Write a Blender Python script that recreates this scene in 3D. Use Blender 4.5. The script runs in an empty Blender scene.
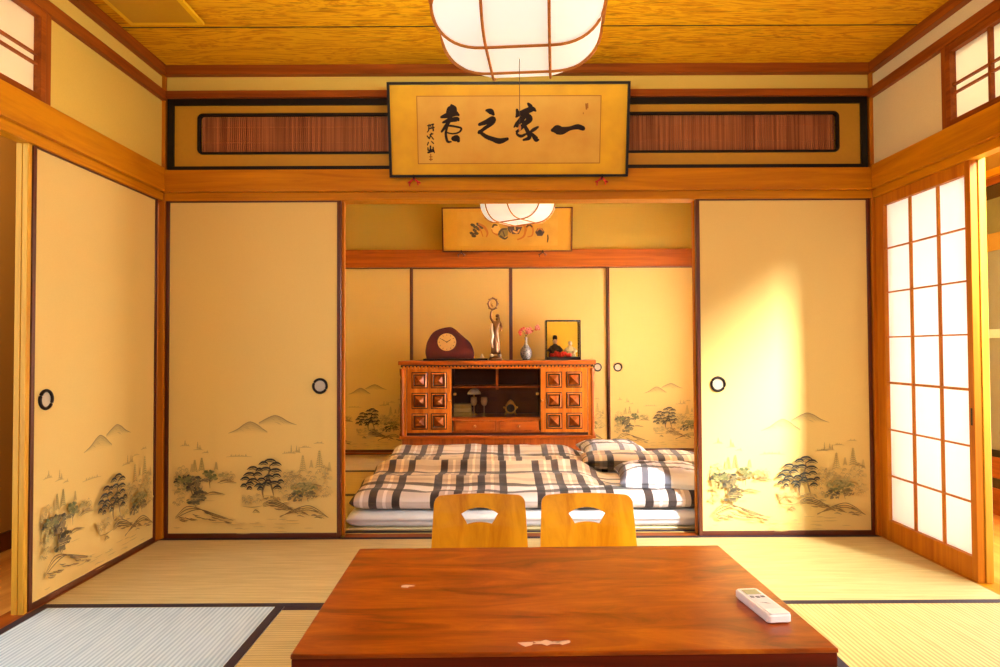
import bpy, bmesh, math, random
from mathutils import Vector, Matrix
random.seed(7)
S = bpy.context.scene
COL = S.collection
PI = math.pi

# ------------------------------------------------------------------ helpers
def lin(r, g, b):
    f = lambda c: (c/12.92 if c <= .04045 else ((c+.055)/1.055)**2.4)
    return (f(r/255), f(g/255), f(b/255), 1)

def mat_base(name):
    m = bpy.data.materials.new(name); m.use_nodes = True
    n = m.node_tree.nodes; l = m.node_tree.links
    return m, n, l, n['Principled BSDF']

def plain(name, c, rough=.5, metal=0., spec=.5, bump=0., bscale=60., coat=0.):
    m, n, l, b = mat_base(name)
    b.inputs['Base Color'].default_value = c
    b.inputs['Roughness'].default_value = rough
    b.inputs['Metallic'].default_value = metal
    b.inputs['Specular IOR Level'].default_value = spec
    b.inputs['Coat Weight'].default_value = coat
    tc = n.new('ShaderNodeTexCoord'); no = n.new('ShaderNodeTexNoise')
    no.inputs['Scale'].default_value = bscale; no.inputs['Detail'].default_value = 4
    l.new(tc.outputs['Object'], no.inputs['Vector'])
    mx = n.new('ShaderNodeMix'); mx.data_type = 'RGBA'
    mx.inputs['A'].default_value = c
    mx.inputs['B'].default_value = (c[0]*.88, c[1]*.86, c[2]*.84, 1)
    l.new(no.outputs['Fac'], mx.inputs['Factor'])
    l.new(mx.outputs['Result'], b.inputs['Base Color'])
    if bump:
        bp = n.new('ShaderNodeBump'); bp.inputs['Strength'].default_value = bump
        bp.inputs['Distance'].default_value = .002
        l.new(no.outputs['Fac'], bp.inputs['Height']); l.new(bp.outputs['Normal'], b.inputs['Normal'])
    return m

def wood(name, c1, c2, axis='X', scale=1., rough=.4, coat=0., c3=None, contrast=(.35, .65), bump=.05, cross=26.):
    """wood grain running along one local axis"""
    m, n, l, b = mat_base(name)
    tc = n.new('ShaderNodeTexCoord'); mp = n.new('ShaderNodeMapping')
    s = [cross*scale]*3; s['XYZ'.index(axis)] = 1.3*scale
    mp.inputs['Scale'].default_value = s
    l.new(tc.outputs['Object'], mp.inputs['Vector'])
    no = n.new('ShaderNodeTexNoise'); no.inputs['Scale'].default_value = 1.
    no.inputs['Detail'].default_value = 7; no.inputs['Roughness'].default_value = .62; no.inputs['Distortion'].default_value = .6
    l.new(mp.outputs['Vector'], no.inputs['Vector'])
    r = n.new('ShaderNodeValToRGB')
    r.color_ramp.elements[0].position = contrast[0]; r.color_ramp.elements[0].color = c1
    r.color_ramp.elements[1].position = contrast[1]; r.color_ramp.elements[1].color = c2
    if c3:
        e = r.color_ramp.elements.new(.5); e.color = c3
    l.new(no.outputs['Fac'], r.inputs['Fac']); l.new(r.outputs['Color'], b.inputs['Base Color'])
    b.inputs['Roughness'].default_value = rough
    b.inputs['Coat Weight'].default_value = coat*.4; b.inputs['Specular IOR Level'].default_value = .22
    b.inputs['Coat Roughness'].default_value = .12
    if bump:
        bp = n.new('ShaderNodeBump'); bp.inputs['Strength'].default_value = bump; bp.inputs['Distance'].default_value = .002
        l.new(no.outputs['Fac'], bp.inputs['Height']); l.new(bp.outputs['Normal'], b.inputs['Normal'])
    return m

def emit(name, c, strength):
    m, n, l, b = mat_base(name)
    b.inputs['Base Color'].default_value = (.72, .69, .60, 1)
    b.inputs['Emission Color'].default_value = c
    b.inputs['Emission Strength'].default_value = strength
    b.inputs['Roughness'].default_value = .8
    tc = n.new('ShaderNodeTexCoord'); no = n.new('ShaderNodeTexNoise'); no.inputs['Scale'].default_value = 45
    no.inputs['Detail'].default_value = 5
    l.new(tc.outputs['Object'], no.inputs['Vector'])
    bp = n.new('ShaderNodeBump'); bp.inputs['Strength'].default_value = .08
    l.new(no.outputs['Fac'], bp.inputs['Height']); l.new(bp.outputs['Normal'], b.inputs['Normal'])
    return m

class MB:
    def __init__(s): s.v = []; s.f = []; s.m = []; s.c = []; s.sm = []; s.uv = None
    def face(s, idx, mi=0, col=None, smooth=False):
        s.f.append(tuple(idx)); s.m.append(mi); s.c.append(col); s.sm.append(smooth)
    def add(s, vs, fs, mi=0, col=None, smooth=False):
        o = len(s.v); s.v += [tuple(v) for v in vs]
        for f in fs: s.face([i+o for i in f], mi, col, smooth)
    def box(s, x0, x1, y0, y1, z0, z1, mi=0, bev=0.):
        x0, x1 = min(x0, x1), max(x0, x1); y0, y1 = min(y0, y1), max(y0, y1); z0, z1 = min(z0, z1), max(z0, z1)
        if bev > 0:
            bm = bmesh.new(); bmesh.ops.create_cube(bm, size=1)
            for v in bm.verts:
                v.co = Vector(((x0+x1)/2+v.co.x*(x1-x0), (y0+y1)/2+v.co.y*(y1-y0), (z0+z1)/2+v.co.z*(z1-z0)))
            bmesh.ops.bevel(bm, geom=bm.edges[:], offset=bev, segments=2, affect='EDGES', profile=.6)
            bm.verts.ensure_lookup_table()
            s.add([v.co[:] for v in bm.verts], [[v.index for v in f.verts] for f in bm.faces], mi)
            bm.free(); return s
        s.add([(x0,y0,z0),(x1,y0,z0),(x1,y1,z0),(x0,y1,z0),(x0,y0,z1),(x1,y0,z1),(x1,y1,z1),(x0,y1,z1)],
              [(0,3,2,1),(4,5,6,7),(0,1,5,4),(1,2,6,5),(2,3,7,6),(3,0,4,7)], mi)
        return s
    def lathe(s, prof, seg=24, c=(0,0,0), mi=0, sx=1., sy=1., caps=True):
        o = len(s.v); n = len(prof)
        for r, z in prof:
            for k in range(seg):
                a = 2*PI*k/seg
                s.v.append((c[0]+sx*r*math.cos(a), c[1]+sy*r*math.sin(a), c[2]+z))
        for i in range(n-1):
            for k in range(seg):
                k2 = (k+1) % seg
                s.face((o+i*seg+k, o+i*seg+k2, o+(i+1)*seg+k2, o+(i+1)*seg+k), mi, None, True)
        if caps:
            s.face([o+k for k in range(seg)][::-1], mi); s.face([o+(n-1)*seg+k for k in range(seg)], mi)
        return s
    def tube(s, pts, r, seg=8, mi=0, closed=False):
        pts = [Vector(p) for p in pts]; n = len(pts); o = len(s.v)
        rr = r if isinstance(r, (list, tuple)) else [r]*n
        up = Vector((0, 0, 1)); 
        for i, p in enumerate(pts):
            if closed: t = pts[(i+1) % n]-pts[i-1]
            else: t = pts[min(i+1, n-1)]-pts[max(i-1, 0)]
            t.normalize()
            u = up if abs(t.dot(up)) < .9 else Vector((1, 0, 0))
            a = t.cross(u).normalized(); b = a.cross(t).normalized()
            for k in range(seg):
                an = 2*PI*k/seg
                s.v.append(tuple(p+a*rr[i]*math.cos(an)+b*rr[i]*math.sin(an)))
        rng = n if closed else n-1
        for i in range(rng):
            j = (i+1) % n
            for k in range(seg):
                k2 = (k+1) % seg
                s.face((o+i*seg+k, o+i*seg+k2, o+j*seg+k2, o+j*seg+k), mi, None, True)
        if not closed:
            s.face([o+k for k in range(seg)][::-1], mi); s.face([o+(n-1)*seg+k for k in range(seg)], mi)
        return s
    def ball(s, c, r, seg=14, rings=9, mi=0):
        rx, ry, rz = r if isinstance(r, (list, tuple)) else (r, r, r)
        prof = [(math.sin(PI*i/rings), -math.cos(PI*i/rings)*rz) for i in range(rings+1)]
        prof[0] = (.02, -rz); prof[-1] = (.02, rz)
        return s.lathe(prof, seg, c, mi, rx, ry)
    def prism(s, outline, y0, y1, mi=0, smooth=False):
        """outline in x,z extruded along y"""
        n = len(outline); o = len(s.v)
        s.v += [(x, y0, z) for x, z in outline]+[(x, y1, z) for x, z in outline]
        s.face([o+i for i in range(n)], mi); s.face([o+n+i for i in range(n)][::-1], mi)
        for i in range(n):
            j = (i+1) % n
            s.face((o+j, o+i, o+n+i, o+n+j), mi, None, smooth)
        return s
    def build(s, name, mats, parent=None, loc=None, rotz=0., bevel=0., sub=0, shade=None):
        me = bpy.data.meshes.new(name); me.from_pydata(s.v, [], s.f); 
        mats = mats if isinstance(mats, (list, tuple)) else [mats]
        for m in mats: me.materials.append(m)
        for p, mi, sm in zip(me.polygons, s.m, s.sm): p.material_index = mi; p.use_smooth = sm if shade is None else shade
        if any(c is not None for c in s.c):
            at = me.color_attributes.new('pigment', 'FLOAT_COLOR', 'CORNER')
            for p, c in zip(me.polygons, s.c):
                for li in p.loop_indices: at.data[li].color = c or (1, 1, 1, 0)
        if s.uv:
            ul = me.uv_layers.new(name='UVMap')
            for p in me.polygons:
                for li in p.loop_indices: ul.data[li].uv = s.uv[me.loops[li].vertex_index]
        if s.uv is None or True:
            bm = bmesh.new(); bm.from_mesh(me)
            if not any(c is not None for c in s.c): bmesh.ops.recalc_face_normals(bm, faces=bm.faces[:])
            bm.to_mesh(me); bm.free()
        me.update()
        o = bpy.data.objects.new(name, me); COL.objects.link(o)
        if parent: o.parent = parent
        if loc is not None: o.location = loc
        o.rotation_euler.z = rotz
        if bevel:
            md = o.modifiers.new('edge', 'BEVEL'); md.width = bevel; md.segments = 2; md.limit_method = 'ANGLE'
        if sub:
            md = o.modifiers.new('smooth', 'SUBSURF'); md.levels = sub; md.render_levels = sub
        return o

def tag(o, label=None, cat=None, group=None, kind=None):
    if label: o['label'] = label
    if cat: o['category'] = cat
    if group: o['group'] = group
    if kind: o['kind'] = kind
    return o
def empty(name, loc=(0,0,0), rotz=0., label=None, cat=None, group=None, kind=None):
    o = bpy.data.objects.new(name, None); COL.objects.link(o)
    o.location = loc; o.rotation_euler.z = rotz; o.empty_display_size = .1
    return tag(o, label, cat, group, kind)
def struct(name, mb, mats, label, cat, bevel=0.):
    o = mb.build(name, mats, bevel=bevel); return tag(o, label, cat, None, 'structure')
def copy_tree(o, parent=None):
    c = o.copy(); COL.objects.link(c)
    if parent: c.parent = parent
    for ch in list(o.children):
        if ch is not c: copy_tree(ch, c)
    return c
def one(shape, name, mats, parent, **k):
    return shape.build(name, mats, parent, **k)
def B(*a, **k): return MB().box(*a, **k)

def catmull(pts, n=6):
    P = [pts[0]]+list(pts)+[pts[-1]]; out = []
    for i in range(1, len(P)-2):
        p0, p1, p2, p3 = P[i-1:i+3]
        for k in range(n):
            t = k/n
            out.append(tuple(.5*(2*b+(c-a)*t+(2*a-5*b+4*c-d)*t*t+(3*b-a-3*c+d)*t**3) for a, b, c, d in zip(p0, p1, p2, p3)))
    out.append(tuple(pts[-1])); return out

class Paint(MB):
    """flat pigment in the x,z plane facing -y"""
    def __init__(s, dy=.00006): super().__init__(); s.y = 0.; s.dy = dy
    def layer(s): s.y -= s.dy
    def poly(s, pts, col):
        s.layer(); c = (sum(p[0] for p in pts)/len(pts), sum(p[1] for p in pts)/len(pts))
        o = len(s.v); n = len(pts); s.v.append((c[0], s.y, c[1])); s.v += [(x, s.y, z) for x, z in pts]
        for i in range(n): s.face((o, o+1+i, o+1+(i+1) % n), 0, col)
    def stroke(s, pts, col, n=6):
        """pts: (x,z,width)"""
        s.layer(); P = catmull(pts, n) if len(pts) > 2 else pts
        o = len(s.v); m = len(P)
        for i, (x, z, w) in enumerate(P):
            a = P[max(i-1, 0)]; b = P[min(i+1, m-1)]
            dx, dz = b[0]-a[0], b[1]-a[1]; L = math.hypot(dx, dz) or 1
            nx, nz = -dz/L*max(w, .0004)/2, dx/L*max(w, .0004)/2
            s.v += [(x-nx, s.y, z-nz), (x+nx, s.y, z+nz)]
        for i in range(m-1): s.face((o+2*i, o+2*i+2, o+2*i+3, o+2*i+1), 0, col)
        for (x, z, w) in (P[0], P[-1]):                      # round ends
            o = len(s.v); s.v.append((x, s.y, z)); 
            s.v += [(x+w*.5*math.cos(k*PI/4), s.y, z+w*.5*math.sin(k*PI/4)) for k in range(8)]
            for k in range(8): s.face((o, o+1+k, o+1+(k+1) % 8), 0, col)
    def dab(s, x, z, a, b, rot, col):
        c, d = math.cos(rot), math.sin(rot)
        s.poly([(x+a*math.cos(t)*c-b*math.sin(t)*d, z+a*math.cos(t)*d+b*math.sin(t)*c) for t in [k*PI/3 for k in range(6)]], col)

# ------------------------------------------------------------------ materials
PAPER = lin(240, 210, 128)
M = {}
M['post'] = wood('cedar_post', lin(174, 94, 8), lin(204, 126, 18), 'Z', rough=.42)
M['beam_x'] = wood('cedar_beam_across', lin(178, 106, 2), lin(210, 138, 8), 'X', rough=.4, cross=20)
M['beam_y'] = wood('cedar_beam_along', lin(178, 106, 2), lin(210, 138, 8), 'Y', rough=.4, cross=20)
M['rail_x'] = wood('red_cedar_rail_across', lin(126, 58, 8), lin(164, 84, 16), 'X', rough=.45)
M['rail_y'] = wood('red_cedar_rail_along', lin(126, 58, 8), lin(164, 84, 16), 'Y', rough=.45)
M['rail_z'] = wood('red_cedar_upright', lin(126, 58, 8), lin(164, 84, 16), 'Z', rough=.45)
M['pale_z'] = wood('pale_cedar_upright', lin(200, 140, 34), lin(226, 172, 56), 'Z', rough=.4)
M['plaster'] = plain('ochre_plaster', lin(238, 206, 94), .9, bump=.25, bscale=220)
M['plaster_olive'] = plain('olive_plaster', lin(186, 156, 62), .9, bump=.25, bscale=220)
M['plaster_pale'] = plain('pale_plaster', lin(242, 224, 164), .9, bump=.25, bscale=220)
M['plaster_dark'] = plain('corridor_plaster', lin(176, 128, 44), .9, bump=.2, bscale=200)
M['lacquer'] = plain('dark_red_lacquer', lin(88, 32, 8), .28, coat=.3)
M['black'] = plain('black_lacquer', lin(18, 11, 9), .45, spec=.3)
M['iron'] = plain('black_iron', lin(40, 30, 26), .4, metal=.6)
M['brass'] = plain('brass', lin(220, 170, 90), .3, metal=.9)
M['pewter'] = plain('pale_pewter', lin(204, 192, 168), .45, metal=.2)
M['paper'] = plain('fusuma_paper', PAPER, .85, bump=.05, bscale=300)

def pigment_mat(name, base):
    m, n, l, b = mat_base(name)
    a = n.new('ShaderNodeVertexColor'); a.layer_name = 'pigment'
    mx = n.new('ShaderNodeMix'); mx.data_type = 'RGBA'; mx.inputs['A'].default_value = base
    l.new(a.outputs['Color'], mx.inputs['B']); l.new(a.outputs['Alpha'], mx.inputs['Factor'])
    l.new(mx.outputs['Result'], b.inputs['Base Color']); b.inputs['Roughness'].default_value = .85
    return m
M['pigment'] = pigment_mat('ink_and_colour_on_paper', (PAPER[0]*.95, PAPER[1]*.94, PAPER[2]*.93, 1))

def tatami(name, c1, c2, along):
    """rush weave: fine ribs across the mat"""
    m, n, l, b = mat_base(name)
    tc = n.new('ShaderNodeTexCoord'); sp = n.new('ShaderNodeSeparateXYZ'); l.new(tc.outputs['Object'], sp.inputs[0])
    def math_(op, a, bb=None):
        q = n.new('ShaderNodeMath'); q.operation = op
        if isinstance(a, (int, float)): q.inputs[0].default_value = a
        else: l.new(a, q.inputs[0])
        if bb is not None:
            if isinstance(bb, (int, float)): q.inputs[1].default_value = bb
            else: l.new(bb, q.inputs[1])
        return q.outputs[0]
    Cc = sp.outputs[along]; A = sp.outputs['Y' if along == 'X' else 'X']
    rib = math_('SINE', math_('MULTIPLY', A, 2*PI/.016))
    rib2 = math_('SINE', math_('MULTIPLY', Cc, 2*PI/.005))
    no = n.new('ShaderNodeTexNoise'); mp = n.new('ShaderNodeMapping')
    mp.inputs['Scale'].default_value = (6, 90, 6) if along == 'X' else (90, 6, 6)
    l.new(tc.outputs['Object'], mp.inputs['Vector']); l.new(mp.outputs['Vector'], no.inputs['Vector'])
    no.inputs['Scale'].default_value = 1.; no.inputs['Detail'].default_value = 5
    h = math_('ADD', math_('MULTIPLY', rib, .2 if along == 'X' else .3), math_('ADD', math_('MULTIPLY', rib2, .12), no.outputs['Fac']))
    r = n.new('ShaderNodeValToRGB'); r.color_ramp.elements[0].position = .15; r.color_ramp.elements[0].color = c1
    r.color_ramp.elements[1].position = .8; r.color_ramp.elements[1].color = c2
    l.new(h, r.inputs['Fac']); l.new(r.outputs['Color'], b.inputs['Base Color'])
    b.inputs['Roughness'].default_value = .55; b.inputs['Sheen Weight'].default_value = .15
    bp = n.new('ShaderNodeBump'); bp.inputs['Strength'].default_value = .35; bp.inputs['Distance'].default_value = .0015
    l.new(h, bp.inputs['Height']); l.new(bp.outputs['Normal'], b.inputs['Normal'])
    return m
M['tatami'] = tatami('rush_matting', lin(172, 148, 76), lin(216, 194, 122), 'X')
M['tatami_y'] = tatami('rush_matting_turned', lin(170, 138, 58), lin(222, 192, 112), 'Y')
M['tatami_sheen'] = tatami('cool_sheen_rush_matting', lin(156, 190, 210), lin(214, 236, 246), 'Y')  # cool sheen of the light is put into this mat's colour
M['heri'] = plain('indigo_border_cloth', lin(44, 26, 40), .7, bump=.3, bscale=400)

# ------------------------------------------------------------------ camera
cam_d = bpy.data.cameras.new('camera'); cam = bpy.data.objects.new('camera', cam_d); COL.objects.link(cam)
CX, CD, CH, CF, CP, CYW, CR = -.1027, 3.4141, .9494, 670.27, .0232, .0018, -.0046
fwd = Vector((math.sin(CYW)*math.cos(CP), math.cos(CYW)*math.cos(CP), math.sin(CP)))
ri = Vector((math.cos(CYW), -math.sin(CYW), 0)); up = ri.cross(fwd)
r2 = ri*math.cos(CR)+up*math.sin(CR); u2 = up*math.cos(CR)-ri*math.sin(CR)
Mx = Matrix((r2, u2, -fwd)).transposed().to_4x4(); Mx.translation = Vector((CX, -CD, CH))
cam.matrix_world = Mx
cam_d.sensor_width = 36; cam_d.lens = CF*36/1000; cam_d.clip_start = .02
S.camera = cam

# ------------------------------------------------------------------ the setting
W = 1.82
struct('floor', B(-W-.1, W+.1, -3.7, 2.85, -.09, -.055), M['rail_x'], 'wooden sub floor under the straw mats', 'floor')
# corridor floors
cw = wood('corridor_boards', lin(196, 120, 40), lin(226, 160, 72), 'Y', rough=.3, coat=.2, cross=12)
struct('floor.001', B(W+.07, 2.9, -3.7, 1.4, -.06, -.012), cw, 'glossy wooden corridor floor beyond the paper screen', 'floor')
struct('floor.002', B(-2.62, -W-.07, -3.7, 1.4, -.06, -.012), cw, 'orange wooden corridor floor outside the left opening', 'floor')

# ceiling boards: one mesh with grooves
cm, n_, l_, b_ = mat_base('cedar_ceiling_boards')
tc = n_.new('ShaderNodeTexCoord'); mp = n_.new('ShaderNodeMapping'); mp.inputs['Scale'].default_value = (1.5, 13, 13)
l_.new(tc.outputs['Object'], mp.inputs['Vector'])
no = n_.new('ShaderNodeTexNoise'); no.inputs['Scale'].default_value = 1.; no.inputs['Detail'].default_value = 8; no.inputs['Distortion'].default_value = 1.2
no.inputs['Roughness'].default_value = .6
l_.new(mp.outputs['Vector'], no.inputs['Vector'])
wv = n_.new('ShaderNodeMath'); wv.operation = 'MULTIPLY'; wv.inputs[1].default_value = 9.
l_.new(no.outputs['Fac'], wv.inputs[0])
fr = n_.new('ShaderNodeMath'); fr.operation = 'PINGPONG'; fr.inputs[1].default_value = .5; l_.new(wv.outputs[0], fr.inputs[0])
rp = n_.new('ShaderNodeValToRGB'); rp.color_ramp.elements[0].color = lin(208, 136, 6); rp.color_ramp.elements[0].position = 0.
rp.color_ramp.elements[1].color = lin(240, 182, 26); rp.color_ramp.elements[1].position = .35
l_.new(fr.outputs[0], rp.inputs['Fac'])
# short dark flecks of the grain
mp2 = n_.new('ShaderNodeMapping'); mp2.inputs['Scale'].default_value = (8, 62, 62); l_.new(tc.outputs['Object'], mp2.inputs['Vector'])
no2 = n_.new('ShaderNodeTexNoise'); no2.inputs['Scale'].default_value = 1.; no2.inputs['Detail'].default_value = 3; l_.new(mp2.outputs['Vector'], no2.inputs['Vector'])
mp3 = n_.new('ShaderNodeMapping'); mp3.inputs['Scale'].default_value = (.8, 6.5, 6); l_.new(tc.outputs['Object'], mp3.inputs['Vector'])
no3 = n_.new('ShaderNodeTexNoise'); no3.inputs['Scale'].default_value = 1.; l_.new(mp3.outputs['Vector'], no3.inputs['Vector'])
r3 = n_.new('ShaderNodeValToRGB'); r3.color_ramp.elements[0].position = .46; r3.color_ramp.elements[1].position = .54; l_.new(no3.outputs['Fac'], r3.inputs['Fac'])
rr = n_.new('ShaderNodeValToRGB'); rr.color_ramp.elements[0].position = .57; rr.color_ramp.elements[1].position = .63; l_.new(no2.outputs['Fac'], rr.inputs['Fac'])
mu = n_.new('ShaderNodeMath'); mu.operation = 'MULTIPLY'; l_.new(rr.outputs['Color'], mu.inputs[0]); l_.new(r3.outputs['Color'], mu.inputs[1])
mu2 = n_.new('ShaderNodeMath'); mu2.operation = 'MULTIPLY'; mu2.inputs[1].default_value = .42; l_.new(mu.outputs[0], mu2.inputs[0])
mxc = n_.new('ShaderNodeMix'); mxc.data_type = 'RGBA'; l_.new(mu2.outputs[0], mxc.inputs['Factor'])
l_.new(rp.outputs['Color'], mxc.inputs['A']); mxc.inputs['B'].default_value = lin(104, 52, 6)
l_.new(mxc.outputs['Result'], b_.inputs['Base Color']); b_.inputs['Roughness'].default_value = .6; b_.inputs['Specular IOR Level'].default_value = .15
c = MB(); y = 0.
c.box(-W-.1, W+.1, -3.7, .1, 2.4025, 2.44, 1)
ys = [.06, -.432, -.85, -1.305, -1.76, -2.215, -2.67, -3.125, -3.64]
for a, b in zip(ys, ys[1:]): c.box(-W, W, b+.007, a-.007, 2.40, 2.402, 0)
struct('ceiling', c, [cm, M['black']], 'orange cedar board ceiling with narrow dark joints', 'ceiling')
c = MB(); c.box(-W-.1, W+.1, .1, 2.85, 2.4025, 2.44, 1)
for k in range(6): c.box(-W, W, .1+k*.455+.0045, .1+(k+1)*.455-.0045, 2.40, 2.402, 0)
struct('ceiling.001', c, [cm, M['black']], 'cedar board ceiling of the sleeping room', 'ceiling')
c = MB(); c.box(W+.1, 2.9, -.35, 1.4, 2.25, 2.3); struct('ceiling.002', c, M['plaster'], 'plaster ceiling of the right corridor', 'ceiling')
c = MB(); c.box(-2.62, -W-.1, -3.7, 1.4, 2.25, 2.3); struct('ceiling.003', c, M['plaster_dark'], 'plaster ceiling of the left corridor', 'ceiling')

TN = [0]
def trim(mb, m, label, bevel=.002):
    TN[0] += 1
    return struct('trim_%d' % TN[0], mb, m, label, 'trim', bevel)

# corner posts (front room back corners)
trim(B(-W-.06, -1.803, -.012, .1, -.055, 2.40), M['post'], 'slim cedar corner post at the left end of the back wall')
trim(B(1.803, W+.06, -.012, .1, -.055, 2.40), M['post'], 'slim cedar corner post at the right end of the back wall')
# back wall beams
trim(B(-1.803, 1.803, -.012, .09, 1.712, 1.752), M['beam_x'], 'door head track across the back wall above the painted doors')
trim(B(-1.80, 1.80, -.045, .12, 1.752, 1.862), M['beam_x'], 'broad orange cedar beam across the back wall under the transom')
trim(B(-1.803, 1.803, -.025, .06, 2.238, 2.274), M['rail_x'], 'reddish rail across the back wall above the transom')
trim(B(-1.803, 1.803, -.04, .05, 2.352, 2.40), M['rail_x'], 'reddish ceiling moulding along the back wall')
trim(B(-.897, .907, .0, .075, -.055, -.002), M['rail_x'], 'worn wooden door sill between the two rooms')
struct('wall_back', MB().box(-1.80, 1.80, .0, .05, 2.274, 2.352).box(-1.80, 1.80, .06, .1, 1.872, 2.352), M['plaster'], 'strip of ochre plaster under the ceiling on the back wall', 'wall')
# left wall
trim(B(-1.86, -1.808, -3.64, -.013, 1.712, 1.752), M['beam_y'], 'door head track on the left wall')
trim(B(-1.90, -1.785, -3.64, -.046, 1.752, 1.872), M['beam_y'], 'broad orange cedar beam along the left wall')
trim(B(-1.86, -1.795, -3.64, -.013, 2.226, 2.274), M['rail_y'], 'reddish rail along the upper left wall')
trim(B(-1.86, -1.785, -3.64, -.041, 2.352, 2.40), M['rail_y'], 'reddish ceiling moulding along the left wall')
struct('wall_left', MB().box(-1.88, -1.82, -.90, .0, 1.872, 2.226).box(-1.88, -1.82, -3.64, .0, 2.274, 2.352), M['plaster'], 'ochre plaster upper wall on the left', 'wall')
trim(B(-1.86, -1.803, -.914, -.882, 1.872, 2.226), M['rail_z'], 'short red upright beside the left high window')
# right wall
trim(B(1.808, 1.86, -3.64, -.013, 1.712, 1.752), M['beam_y'], 'door head track on the right wall above the paper screen')
trim(B(1.785, 1.90, -3.64, -.046, 1.752, 1.872), M['beam_y'], 'broad orange cedar beam along the right wall')
trim(B(1.795, 1.86, -3.64, -.013, 2.226, 2.274), M['rail_y'], 'reddish rail along the upper right wall')
trim(B(1.785, 1.86, -3.64, -.041, 2.352, 2.40), M['rail_y'], 'reddish ceiling moulding along the right wall')
struct('wall_right', MB().box(1.82, 1.88, -.58, .0, 1.872, 2.226).box(1.82, 1.88, -3.64, .0, 2.274, 2.352), M['plaster_pale'], 'pale plaster upper wall on the right', 'wall')
trim(B(1.803, 1.86, -.592, -.562, 1.872, 2.226), M['rail_z'], 'short red upright beside the right high window')

# high lattice windows in the upper side walls
def shoji_paper_mat(name, c, tr):
    m, n, l, b = mat_base(name)
    out = n['Material Output']
    t = n.new('ShaderNodeBsdfTranslucent'); t.inputs['Color'].default_value = c
    b.inputs['Base Color'].default_value = c; b.inputs['Roughness'].default_value = .9
    tc = n.new('ShaderNodeTexCoord'); no = n.new('ShaderNodeTexNoise'); no.inputs['Scale'].default_value = 120; no.inputs['Detail'].default_value = 4
    l.new(tc.outputs['Object'], no.inputs['Vector'])
    bp = n.new('ShaderNodeBump'); bp.inputs['Strength'].default_value = .05; l.new(no.outputs['Fac'], bp.inputs['Height']); l.new(bp.outputs['Normal'], b.inputs['Normal'])
    mx = n.new('ShaderNodeMixShader'); mx.inputs[0].default_value = tr
    l.new(b.outputs[0], mx.inputs[1]); l.new(t.outputs[0], mx.inputs[2]); l.new(mx.outputs[0], out.inputs['Surface'])
    return m
M['washi'] = shoji_paper_mat('shoji_paper', (.95, .93, .91, 1), .62)
M['washi_old'] = shoji_paper_mat('yellowed_shoji_paper', (.88, .80, .62, 1), .4)

def high_window(n, side, y1, y0, zlab, muntin):
    """paper window between the beam and the upper rail, on x = side*W"""
    X = side*W
    r = empty('window_%d' % n, (X, y1, 1.872), 0, zlab, 'window', None, 'structure')
    L = y0-y1           # negative, towards the camera
    f = MB(); d0, d1 = (-.02*side, .03*side)
    f.box(d0, d1, 0, -.028, 0, .354); f.box(d0, d1, L+.028, L, 0, .354)
    f.box(d0, d1, -.028, L+.028, 0, .03); f.box(d0, d1, -.028, L+.028, .322, .354)
    f.build('frame', M['rail_y'], r, bevel=.002)
    k = MB()
    for z in (.145, .181): k.box(-.008*side, .006*side, -.028, L+.028, z-.004, z+.004)
    yy = -muntin
    while yy > L+.05:
        k.box(-.010*side, .008*side, yy-.006, yy+.006, .03, .322); yy -= .235
    k.build('lattice', M['rail_y'], r)
    B(.008*side, .011*side, -.028, L+.028, .03, .322).build('paper', M['washi_old'], r)
    return r
high_window(1, -1, -.915, -2.9, 'high paper window with double lattice bars in the upper left wall', 1.2)
w2 = high_window(2, 1, -.593, -2.9, 'high paper window with double lattice bars in the upper right wall', .24)

# unseen wall behind the photographer: dark base and high opening added for the light
struct('wall_front', MB().box(-1.9, 1.9, -3.72, -3.66, 2.15, 2.44).box(-1.9, 1.9, -3.72, -3.66, -.055, 1.4, 1).box(-1.9, -1.5, -3.72, -3.66, 1.4, 2.15).box(1.5, 1.9, -3.72, -3.66, 1.4, 2.15),
       [M['plaster'], M['rail_x']], 'plaster wall behind the photographer with a high opening added for fill light', 'wall')

# left jamb: post, second leaf edge
trim(MB().box(-1.842, -1.822, -.974, -.952, -.055, 1.712).box(-1.866, -1.844, -.974, -.952, -.055, 1.712), M['pale_z'], 'pale cedar door jamb at the edge of the left opening')
trim(B(-1.90, -1.812, -3.64, -.012, -.055, -.001), M['rail_y'], 'grooved wooden sill of the left doorway')
trim(B(1.812, 1.90, -3.64, -.012, -.055, -.001), M['beam_y'], 'grooved wooden sill under the paper screen')

# corridors
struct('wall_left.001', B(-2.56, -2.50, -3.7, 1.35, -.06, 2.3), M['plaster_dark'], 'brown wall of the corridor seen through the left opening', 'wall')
struct('baseboard_left', B(-2.50, -2.485, -3.7, 1.35, -.012, .075), M['lacquer'], 'dark red baseboard in the left corridor', 'baseboard')
struct('wall_left.002', B(-2.56, -1.95, 1.35, 1.40, -.06, 2.3), M['plaster'], 'far end wall of the left corridor', 'wall')
struct('wall_left.003', MB().box(-1.93, -1.87, .1, 1.4, -.06, 2.3), M['beam_y'], 'corridor side of the sleeping room wall on the left', 'wall')
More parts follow.
